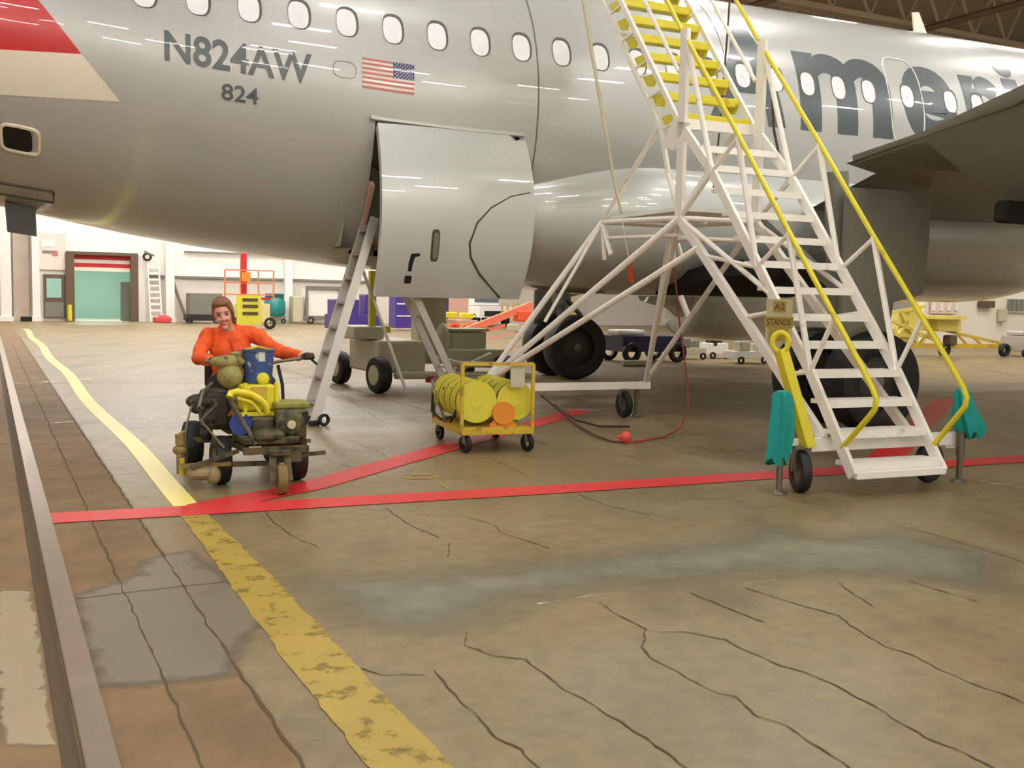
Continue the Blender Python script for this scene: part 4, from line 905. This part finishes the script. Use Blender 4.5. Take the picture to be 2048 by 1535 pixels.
shirt = [('e', (-.98, 0, .72), (.155, .185, .12)), ('l', [(-.98, 0, .74), (-.91, -.02, .92), (-.84, -.05, 1.04)], [.16, .155, .135]), ('l', [(-.85, -.2, 1.08), (-.87, .1, 1.1)], [.085, .085]), ('l', [(-.84, -.09, 1.12), (-.86, .0, 1.12)], [.085, .085]), ('e', (-.8, -.05, .98), (.11, .18, .12)),
         ('l', [sh_l, el_l], [.07, .056]), ('l', [el_l, V(el_l).lerp(V(ha_l), .72)], [.06, .048]), ('l', [sh_r, el_r], [.072, .056]), ('l', [el_r, V(el_r).lerp(V(ha_r), .78)], [.058, .044]),
         ('l', [nk+V(.03, -.07, .0), nk+V(-.05, -.05, .04), nk+V(-.08, 0, .05), nk+V(-.04, .06, .035), nk+V(.04, .06, -.02)], [.022, .026, .028, .026, .02])]
SHT = blob(shirt, 'shirt', ORANGE, PS, .009, 3)
tx = bpy.data.textures.new('folds', 'CLOUDS'); tx.noise_scale = .09; tx.noise_depth = 2
dm = SHT.modifiers.new('folds', 'DISPLACE'); dm.texture = tx; dm.strength = .035; dm.mid_level = .5
b = M(SX); b.tube([nk+V(.06, -.035, -.01), nk+V(.11, .0, -.09), nk+V(.135, .02, -.2), nk+V(.12, .03, -.32)], .008, 6); b.done('placket', mat('orange_dark', (200, 66, 20), .8), SHT, True)
b = M(SX); b.box(nk+V(.115, .1, -.16), (.03, .09, .08), Matrix.Rotation(.3, 4, 'Y'), .008); b.done('chest_pocket', mat('orange_mid', (238, 104, 48), .8), SHT)
tr_ = [('e', (-.98, 0, .68), (.15, .185, .11))]
for sg in (-1, 1): tr_ += [('l', [(-.97, .09*sg, .69), (-.6, .2*sg, .71)], [.105, .085]), ('l', [(-.6, .2*sg, .71), (-.61, .28*sg, .38)], [.08, .062])]
blob(tr_, 'trousers', TROU, PS, .012, 3)
for sg in (-1, 1):
    blob([('l', [(-.64, .29*sg, .32), (-.5, .3*sg, .31)], [.05, .042]), ('l', [(-.63, .285*sg, .3), (-.62, .285*sg, .42)], [.05, .052])], 'shoe', BLACK, PS, .01, 3)
def hand(c, sg, name):
    c = V(c); pr = [('e', tuple(c), (.045, .04, .022))]
    for k in range(4):
        y = (-.03+.02*k); L_ = (.034, .04, .038, .03)[k]
        q = [c+V(.02, y, .01), c+V(.02+L_, y, .008), c+V(.03+L_, y, -.015), c+V(.02+L_*.6, y, -.034)]; pr.append(('l', q, [.0105, .0095, .009, .008]))
    pr.append(('l', [c+V(-.01, -.035*sg, 0), c+V(.015, -.055*sg, -.012), c+V(.04, -.05*sg, -.025)], [.012, .011, .009]))
    return blob(pr, name, GLOVE, PS, .005, 1)
hand((-.27, -.29, .935), -1, 'gloved_hand'); hand((-.21, .44, .97), 1, 'gloved_hand')
b = M(SX); b.tube([(-.27, -.36, .92), (-.25, -.25, .92), (-.2, -.12, .9)], .013).tube([(-.2, .2, .92), (-.19, .38, .945), (-.19, .49, .955)], .013).tube([(-.2, -.12, .9), (-.22, 0, .87), (-.2, .2, .92)], .013); b.tube([(-.22, 0, .9), (-.2, 0, .35)], .02); b.done('steering_bar', STEEL, SP_, True)
# ------------------------------------------------------------------ far background
def bx(b, c, e, n, z0, z1):  # box in hangar axes centred at ground point c
    b.box(V(c.x, c.y, (z0+z1)/2), (e, n, z1-z0), rotz(PH), .01); return b
def off(c, de, dn, z=0): return V(c.x, c.y, 0)+EV*de+NV*dn+V(0, 0, z)
def wheels(t, c, pts, r_, w_=.15, m=BLACK, ax=None):
    for de, dn in pts: M().wheel(off(c, de, dn, r_), ax or NV, r_, w_, 20).done('wheel', m, t, True)
def GW(px, back):
    q = onN(px, 640, NW-back); return V(q.x, q.y, 0)
# roller doorway
t = struct(thing('door_1', '', '', H(4.65, NW-.1, 0), EV)); del t['label']; del t['category']
t['label'] = 'large doorway with raised red and cream door'
b = M(); b.box(H(3.3, NW-.1, 1.5), (.36, .3, 3.0), rotz(PH)).box(H(6.0, NW-.1, 1.5), (.32, .3, 3.0), rotz(PH)).box(H(4.65, NW-.1, 3.02), (3.0, .3, .14), rotz(PH)); b.done('door_frame', BROWN, t)
for z, h_, m in ((2.86, .2, REDS), (2.67, .15, WHITE), (2.5, .18, REDS), (2.33, .18, WHITEP)):
    M().box(H(4.65, NW+.1, z), (2.4, .06, h_), rotz(PH)).done('door_panel', m, t)
ri = M(); 
ri.box(H(4.65, NW+6, 1.6), (9, .1, 3.6), rotz(PH)); ri.box(H(.2, NW+3.2, 1.6), (.1, 6, 3.6), rotz(PH)).box(H(9.2, NW+3.2, 1.6), (.1, 6, 3.6), rotz(PH)).box(H(4.65, NW+3.2, 3.45), (9, 6, .1), rotz(PH))
struct(ri.done('wall_room', mat('room_green', (176, 206, 190), .7, 0, .03, 1)))
fl_ = M(); fl_.box(H(4.65, NW+3.2, -.02), (9, 6.4, .04), rotz(PH)); struct(fl_.done('floor_room', mat('room_floor', (190, 186, 170), .6)))
t = thing('ceiling_light', 'light fitting inside the room behind the large doorway', 'ceiling light', H(4.65, NW+2.5, 3.3), EV)
M().box(H(4.65, NW+2.5, 3.36), (1.9, .4, .08), rotz(PH)).done('housing', WHITE, t); M().box(H(4.65, NW+2.5, 3.31), (1.8, .3, .02), rotz(PH)).done('diffuser', mat('room_lamp', (255, 255, 255), .5, emit=(240, 255, 248), es=48), t)
M().box(H(5.75, NW+1.2, .9), (.4, .5, 1.8), rotz(PH), .02).done('x', MGREY).name = 'locker'
o = bpy.data.objects['locker']; lab(o, 'dark locker just inside the right edge of the large doorway', 'locker')
M().box(H(4.9, NW+5.8, 2.55), (2.6, .12, .18), rotz(PH), .02).done('pipe_tray', mat('tray_green', (140, 170, 150), .6)); lab(bpy.data.objects['pipe_tray'], 'green pipe tray on the room wall seen through the doorway', 'pipe tray')
# small office window left of the doorway
t = struct(thing('window_1', '', '', H(2.65, NW-.06, .2), EV)); del t['label']; del t['category']
M().box(H(2.7, NW-.07, 1.1), (.95, .14, 1.9), rotz(PH)).done('window_frame', BROWN, t); M().box(H(2.65, NW-.15, 1.45), (.6, .03, .85), rotz(PH)).done('pane', mat('pane_green', (150, 190, 178), .25), t)
M().box(H(2.65, NW-.16, .5), (.75, .03, .65), rotz(PH)).done('panel', MGREY, t)
t = thing('wall_sign', 'pale notice board with grey and red marks above the small window', 'notice board', H(2.65, NW-.1, 2.3), EV)
M().box(H(2.6, NW-.1, 3.05), (1.1, .06, 1.6), rotz(PH)).done('board', mat('board_pale', (222, 208, 198), .6), t)
M().box(H(2.45, NW-.14, 3.4), (.5, .02, .3), rotz(PH)).done('paper', WHITE, t); M().box(H(2.5, NW-.14, 3.02), (.6, .02, .12), rotz(PH)).done('grey_band', MGREY, t); M().box(H(2.72, NW-.15, 2.95), (.22, .02, .16), rotz(PH)).done('red_mark', mat('red_dull', (190, 110, 105), .6), t)
t = thing('bollard', 'yellow bollard at the left side of the large doorway', 'bollard', H(3.2, NW-1.2), EV)
M().cyl(H(3.2, NW-1.2, 0), H(3.2, NW-1.2, .75), .09).done('post', STY, t, True)
M().lathe([(.1, 0), (.12, .02), (.12, .05), (.1, .06)], H(3.2, NW-1.2, 0), (0, 0, 1), 16).done('base', STEEL, t)
o = M().box(H(1.5, NW-.8, .1), (.45, .3, .2), rotz(PH), .03).done('floor_box', BLACK_SHADE); lab(o, 'small dark box on the floor by the grey column at far left', 'box')
t = thing('fire_hose_reel', 'dark reel and bracket on the wall right of the doorway', 'wall reel', H(6.55, NW-.3, 2.6), EV)
M().wheel(H(6.55, NW-.25, 2.95), NV, .2, .15).done('reel', BLACK, t, True); M().beam(H(6.4, NW-.3, 3.2), H(6.85, NW-.3, 3.0), .08, .08).done('bracket', MGREY, t)
t = thing('wall_ladder', 'white ladder leaning on the far wall right of the doorway', 'ladder', H(6.95, NW-.5), EV)
for de in (-.24, .24): M().beam(H(6.85+de, NW-.75, 0), H(6.8+de, NW-.2, 2.7), .06, .06).done('rail', WHITE, t)
for k in range(9): M().box(H(6.84-.004*k, NW-.72+.055*k, .25+k*.28), (.48, .06, .09), rotz(PH)).done('rung', WHITE, t)
t = thing('fire_extinguisher_base', 'red floor unit at the foot of the white wall ladder', 'red box', H(7.05, NW-1.0), EV)
M().box(H(7.05, NW-1.2, .13), (.75, .4, .26), rotz(PH), .05).done('tray', mat('red_soft', (216, 70, 76), .5), t); M().ell(H(7.1, NW-1.2, .28), (.25, .15, .08)).done('lid', mat('red_soft2', (226, 96, 96), .5), t, True)
o = M().tube([onN(343, 553, NW-.5), onN(355, 590, NW-.5), onN(372, 636, NW-.7), onN(384, 643, NW-.9)], .07, 8).done('pole', STEEL, None, True); lab(o, 'dark pole leaning on the wall right of the white column', 'pole')
# machines along the far wall
c = GW(402, 1.6); t = thing('dumpster', 'grey tilt waste bin near the wall behind the person', 'waste bin', c, EV)
b = M(); b.prism([off(c, -.55, -.4, .4), off(c, .65, -.4, .4), off(c, .9, -.4, 1.35), off(c, -.55, -.4, 1.35)], NV*1.0); b.done('bin', MGREY, t); b = M(); bx(b, c, 1.4, .9, .12, .4); b.done('base', BLACK, t); wheels(t, c, ((-.6, -.4), (.6, -.4)), .16)
c = G(497, 657); t = thing('scissor_lift', 'yellow and red scissor lift with cage behind the person', 'scissor lift', c, EV)
b = M(); bx(b, c, 1.5, .9, .25, 1.0); b.done('chassis', mat('lift_cream', (220, 205, 150), .5), t)
b = M(); b.box(off(c, -.1, -.5, .75), (.95, .06, 1.15), rotz(PH)); bd = b.done('front_panel', GYEL, t)
for z in (1.15, .9, .62): M().box(off(c, -.05, -.545, z), (.6, .02, .12), rotz(PH)).done('warning_band', YTXT, bd)
wheels(t, c, ((-.7, -.4), (.75, -.4)), .24)
b = M(); 
for z in (1.35, 1.8, 2.3): b.beam(off(c, -1.0, -.4, z), off(c, .9, -.4, z), .05, .05)
for de in (-1, -.4, .3, .9): b.beam(off(c, de, -.4, 1.1), off(c, de, -.4, 2.3), .05, .05)
b.done('cage', mat('cage_orange', (226, 130, 90), .5), t)
M().box(off(c, -.15, .2, 2.0), (.22, .2, 2.0), rotz(PH)).done('mast', REDS, t); M().box(off(c, .2, -.35, 1.2), (1.2, .06, .1), rotz(PH)).done('red_rail', REDS, t); M().box(off(c, -.2, -.35, 2.05), (.35, .3, .35), rotz(PH)).done('control_box', BORG, t)
c = GW(549, 1.2); t = thing('floor_scrubber', 'teal rounded tank machine beside the white column', 'tank', c, EV)
M().lathe([(0, .35), (.42, .35), (.5, .5), (.5, 1.0), (.38, 1.2), (0, 1.2)], c, (0, 0, 1), 24).done('tank', TEALP, t, True); b = M(); bx(b, c, .75, .6, 1.15, 1.4); b.done('lid', mat('teal_dark', (24, 80, 76), .5), t)
b = M(); bx(b, c, .9, .7, .12, .36); b.done('base', MGREY, t); wheels(t, c, ((-.35, -.3), (.35, -.3)), .12)
c = GW(640, 1.5); t = thing('service_trailer', 'white boxy trailer with dark frame left of the purple tug', 'trailer', c, EV)
b = M(); bx(b, c, 1.5, 1.0, .4, 1.65); b.done('body', WHITE, t); b = M()
for de in (-.8, .8): b.box(off(c, de, -.55, .95), (.12, .1, 1.6), rotz(PH))
b.box(off(c, 0, -.55, 1.72), (1.7, .1, .16), rotz(PH)); bx(b, c, 1.9, 1.1, .2, .4); b.done('frame', MGREY, t); wheels(t, c, ((-.6, -.5), (.6, -.5)), .18)
M().box(off(c, -1.15, 0, .7), (.5, .8, 1.2), rotz(PH), .03).done('side_locker', LGREY, t)
c = G(705, 671); t = thing('tug', 'purple baggage tug parked behind the step ladder', 'tug', c, EV)
b = M(); bx(b, c, 1.7, 1.1, .25, .75).box(off(c, -.35, 0, 1.0), (.85, 1.0, .55), rotz(PH), .04); b.done('body', PURPLE, t); M().box(off(c, .55, 0, 1.1), (.4, .8, .75), rotz(PH), .05).done('hood', PURPLE, t); wheels(t, c, ((-.6, -.52), (.55, -.52)), .22)
c = G(820, 660); t = thing('tool_cabinet', 'purple cabinet glimpsed behind the lift mast', 'cabinet', c, EV)
b = M(); bx(b, c, 1.6, .8, .1, 1.75); b.done('body', PURPLE, t); b = M()
for z in (.6, 1.1, 1.6): b.box(off(c, 0, -.42, z), (1.5, .03, .05), rotz(PH))
b.done('drawer_edge', WHITE, t)
c = G(880, 655); t = thing('tool_cabinet', 'narrow purple and pink cabinet right of the lift mast', 'cabinet', c, EV)
b = M(); bx(b, c, .5, .6, 0.1, 1.6); b.done('body', PURPLE, t); b = M(); b.box(off(c, .8, 0, .85), (1.0, .5, 1.5), rotz(PH)); b.done('side_panel', PINK, t)
c = GW(962, 3); t = thing('pickup_truck', 'white pickup truck parked at the far wall under the cargo door', 'truck', c, EV)
b = M(); bx(b, c, 1.8, 3.5, .45, 1.0); b.box(off(c, 0, .3, 1.35), (1.55, 1.8, .7), rotz(PH), .12); b.done('cab', WHITE, t); b = M(); b.box(off(c, 0, -.62, 1.38), (1.3, .04, .4), rotz(PH)); b.done('windscreen', mat('glass_dark', (90, 104, 108), .1), t); M().box(off(c, 0, -1.77, .65), (1.3, .06, .25), rotz(PH)).done('grille', BLACK, t)
wheels(t, c, ((-.8, -1.1), (.8, -1.1), (-.8, 1.1), (.8, 1.1)), .34, .22, ax=EV)
# orange boom lift
c = G(915, 672); t = thing('boom_lift', 'orange boom lift with yellow blocks and long folded boom', 'boom lift', c, EV)
b = M(); bx(b, c, 1.2, .9, .25, .6); b.done('chassis', mat('boom_grey', (190, 170, 150), .5), t)
wheels(t, c, ((-.35, -.5), (.35, -.5)), .26, m=ORG); M().wheel(off(c, 0, -.62, .28), NV, .2, .1).done('orange_disc', BORG, t, True)
b = M(); b.box(off(c, -.55, -.3, .78), (.6, .5, .22), rotz(PH), .03).box(off(c, .2, -.3, .76), (.42, .4, .2), rotz(PH), .03); b.done('yellow_cover', STY, t)
p0, p1 = onN(930, 662, 33), onN(1062, 610, 33); b = M(); b.beam(p0, p1, .2, .24).beam(p0+V(0, 0, -.2), onN(1010, 650, 33), .08, .1); b.done('boom', mat('boom_orange', (236, 120, 90), .5), t)
b = M(); b.box(onN(1048, 632, 33), (.7, .5, .4), rotz(PH), .05).box(onN(1095, 628, 33), (.8, .5, .5), rotz(PH), .05); b.tube([onN(1080, 612, 33), onN(1065, 640, 33)], .04); b.done('turret', ORG, t)
M().box(onN(1090, 640, 32.6), (.5, .3, .2), rotz(PH), .02).done('yellow_step', STY, t); b = M(); b.box(onN(1062, 655, 33.2), (1.6, .8, .25), rotz(PH), .03); b.done('drive_base', LGREY, t); cc = onN(1062, 655, 33.2); 
for x in (1040, 1090): q = G(x, 667); M().wheel(q+V(0, 0, .2), NV, .2, .15, 18).done('wheel', BLACK, t, True)
b = M()
for k in range(4):
    q = onN(1004+k*11, 632, 34); b.tube([q, q+V(0, 0, .5)], .03)
b.done('basket_rail', CYEL, t)
c = G(1110, 650); t = thing('work_platform', 'yellow and orange work platform behind the boom lift', 'work platform', c, EV)
b = M(); bx(b, c, 2.2, 1.0, .5, 1.3); b.done('deck', mat('platform_tan', (212, 170, 90), .5), t); b = M()
for de in (-1, -.5, 0, .5, 1): b.beam(off(c, de, -.4, 1.3), off(c, de, -.4, 2.1), .05, .05)
b.beam(off(c, -1, -.4, 2.1), off(c, 1, -.4, 2.1), .06, .06).beam(off(c, -1, -.4, 1.7), off(c, 1, -.4, 1.7), .05, .05); b.done('guard_rail', CYEL, t); wheels(t, c, ((-.8, -.4), (.8, -.4)), .25)
# navy cart with white wing-like part
c = G(1285, 722); t = thing('towed_cart', 'navy blue flat cart under the far wing with a white panel lying on it', 'cart', c, EV)
b = M(); bx(b, c, 1.7, .9, .25, .62); b.done('bed', NAVY, t); wheels(t, c, ((-.65, -.5), (.65, -.5), (-.65, .5), (.65, .5)), .24)
o = M().box(off(G(1285, 722), -.55, -.1, .70), (.75, .5, .12), rotz(PH), .04).done('white_panel', WHITE); lab(o, 'white panel lying on the navy cart', 'panel')
o = M().tube([G(1245, 726, .07), G(1300, 726, .07)], .07, 10).done('pipe_roll', LGREY, None, True); lab(o, 'pale roll on the floor in front of the navy cart', 'roll')
for i, (px, py, w_, lb) in enumerate(((1372, 718, .9, 'grey engine dolly, leftmost of the equipment behind the stairs'), (1425, 716, .6, 'white crate with black straps behind the stairs'), (1490, 726, 1.0, 'white and grey tow dolly with curved handle behind the stairs sign'), (1520, 712, .6, 'dark equipment box behind the tow dolly'))):
    c = G(px, py); t = thing('equipment_dolly', lb, 'dolly', c, EV)
    b = M(); bx(b, c, w_, .5, .12, .3+.1*(i % 2)); b.done('body', (LGREY, WHITE, WHITE, MGREY)[i], t)
    b = M(); b.box(off(c, -w_*.2, -.1, .42), (w_*.3, .3, .24), rotz(PH), .03).box(off(c, w_*.25, 0, .38), (w_*.22, .25, .2), rotz(PH), .03); b.done('load', (MGREY, BLACK, LGREY, BLACK_SHADE)[i], t)
    wheels(t, c, ((-w_*.35, -.28), (w_*.35, -.28)), .09, .06)
    if i == 2: M().tube([off(c, .1, -.3, .3), off(c, .15, -.3, .6), off(c, .3, -.3, .65), off(c, .4, -.3, .5), off(c, .38, -.3, .3)], .03).done('handle', LGREY, t, True)
# yellow towable stand on the right
c0, c1 = G(1888, 713), G(2008, 713); c = (c0+c1)/2; t = thing('yellow_trailer_stand', 'yellow folded work stand on a trailer with long drawbar at right', 'work stand', G(1850, 712), EV)
for q in (c0, c1): M().wheel(q+V(0, 0, .2), NV, .2, .16, 20).done('wheel', BLACK, t, True)
nn = float(c0.dot(NV)); b = M(); b.beam(onN(1782, 690, nn), onN(2012, 692, nn), .1, .12).beam(onN(1865, 655, nn), onN(2010, 688, nn), .06, .07); b.beam(onN(1915, 668, nn), onN(1935, 690, nn), .05, .05).beam(onN(1945, 673, nn), onN(1965, 690, nn), .05, .05); b.done('drawbar', CYEL, t)
b = M()
for (a, q) in (((1782, 625), (1850, 612)), ((1782, 640), (1870, 680)), ((1785, 655), (1800, 688)), ((1800, 620), (1835, 688)), ((1830, 618), (1790, 680)), ((1850, 640), (1880, 688)), ((1870, 650), (1840, 688)), ((1785, 670), (1865, 672))): b.beam(onN(*a, nn), onN(*q, nn), .08, .08)
b.done('lattice', mat('stand_yellow', (214, 196, 96), .5, 0, .15, 3), t)
b = M(); b.box(onN(1878, 648, nn+.2), (.95, .8, .4), rotz(PH), .02).box(onN(1880, 634, nn), (1.15, .9, .1), rotz(PH)).box(onN(1805, 652, nn+.3), (.8, .5, .9), rotz(PH), .05); b.done('deck', mat('stand_cream', (222, 206, 110), .5, 0, .1, 3), t); M().box(onN(1900, 680, nn), (.3, .3, .3), rotz(PH), .05).done('motor', BROWN, t)
c = G(2040, 712); t = thing('grey_tractor', 'grey machine at the right edge of the picture', 'machine', c, EV); b = M(); bx(b, c, .8, .8, .15, .62); b.box(off(c, 0, 0, .7), (.6, .6, .14), rotz(PH), .04); b.done('body', ALU, t); wheels(t, c, ((-.3, -.42), (.3, -.42)), .13)
# annex wall details
NA = 27.05
t = struct(thing('window_2', '', '', onN(2035, 626, NA), EV)); del t['label']; del t['category']
M().box(onN(2036, 610, NA-.02), (1.1, .08, .56), rotz(PH)).done('window_frame', WHITE, t); M().box(onN(2036, 610, NA-.07), (1.0, .04, .46), rotz(PH)).done('pane', mat('pane_grey', (130, 136, 122), .3), t)
b = M(); 
for k in range(6): b.box(onN(2016+k*9, 610, NA-.1), (.05, .03, .46), rotz(PH))
b.done('bar', MGREY, t)
o = M().box(onN(1973, 608, NA-.1), (.75, .2, .26), rotz(PH), .03).done('wall_heater', BROWN); lab(o, 'brown heater box mounted on the cream wall at right', 'heater')
o = M().box(onN(2005, 630, NA-.1), (.36, .2, .5), rotz(PH), .04).done('wall_box', mat('box_tan', (196, 184, 160), .6)); lab(o, 'tan box on the cream wall left of the barred window', 'box')
t = thing('notice_panel', 'pink notice panel with white sheets behind the yellow stand', 'notice board', onN(1890, 625, NA), EV)
M().box(onN(1888, 610, NA-.06), (1.3, .1, .62), rotz(PH)).done('board', mat('pink_pale', (228, 200, 190), .6), t)
for k in range(4): M().box(onN(1868+k*15, 613, NA-.14), (.15, .03, .3), rotz(PH)).done('sheet', WHITE, t)
# hanging cables behind the upper stairs
CAB = mat('cable_dark', (70, 58, 48), .6)
lab(M().tube([onS(1545, 200, 6.45), onS(1548, 260, 6.47), onS(1560, 320, 6.5)], .014).done('cable', CAB, None, True), 'short dark cable beside the right mast of the stairs', 'cable')
b = M(); b.tube([P(7.3, 3.0, 5.9), P(7.25, 3.0, 4.6), P(7.2, 3.0, 3.6), P(7.0, 3.2, 2.8)], .012); lab(b.done('cable', CAB, None, True), 'long dark cable hanging in front of the fuselage behind the stairs', 'cable')
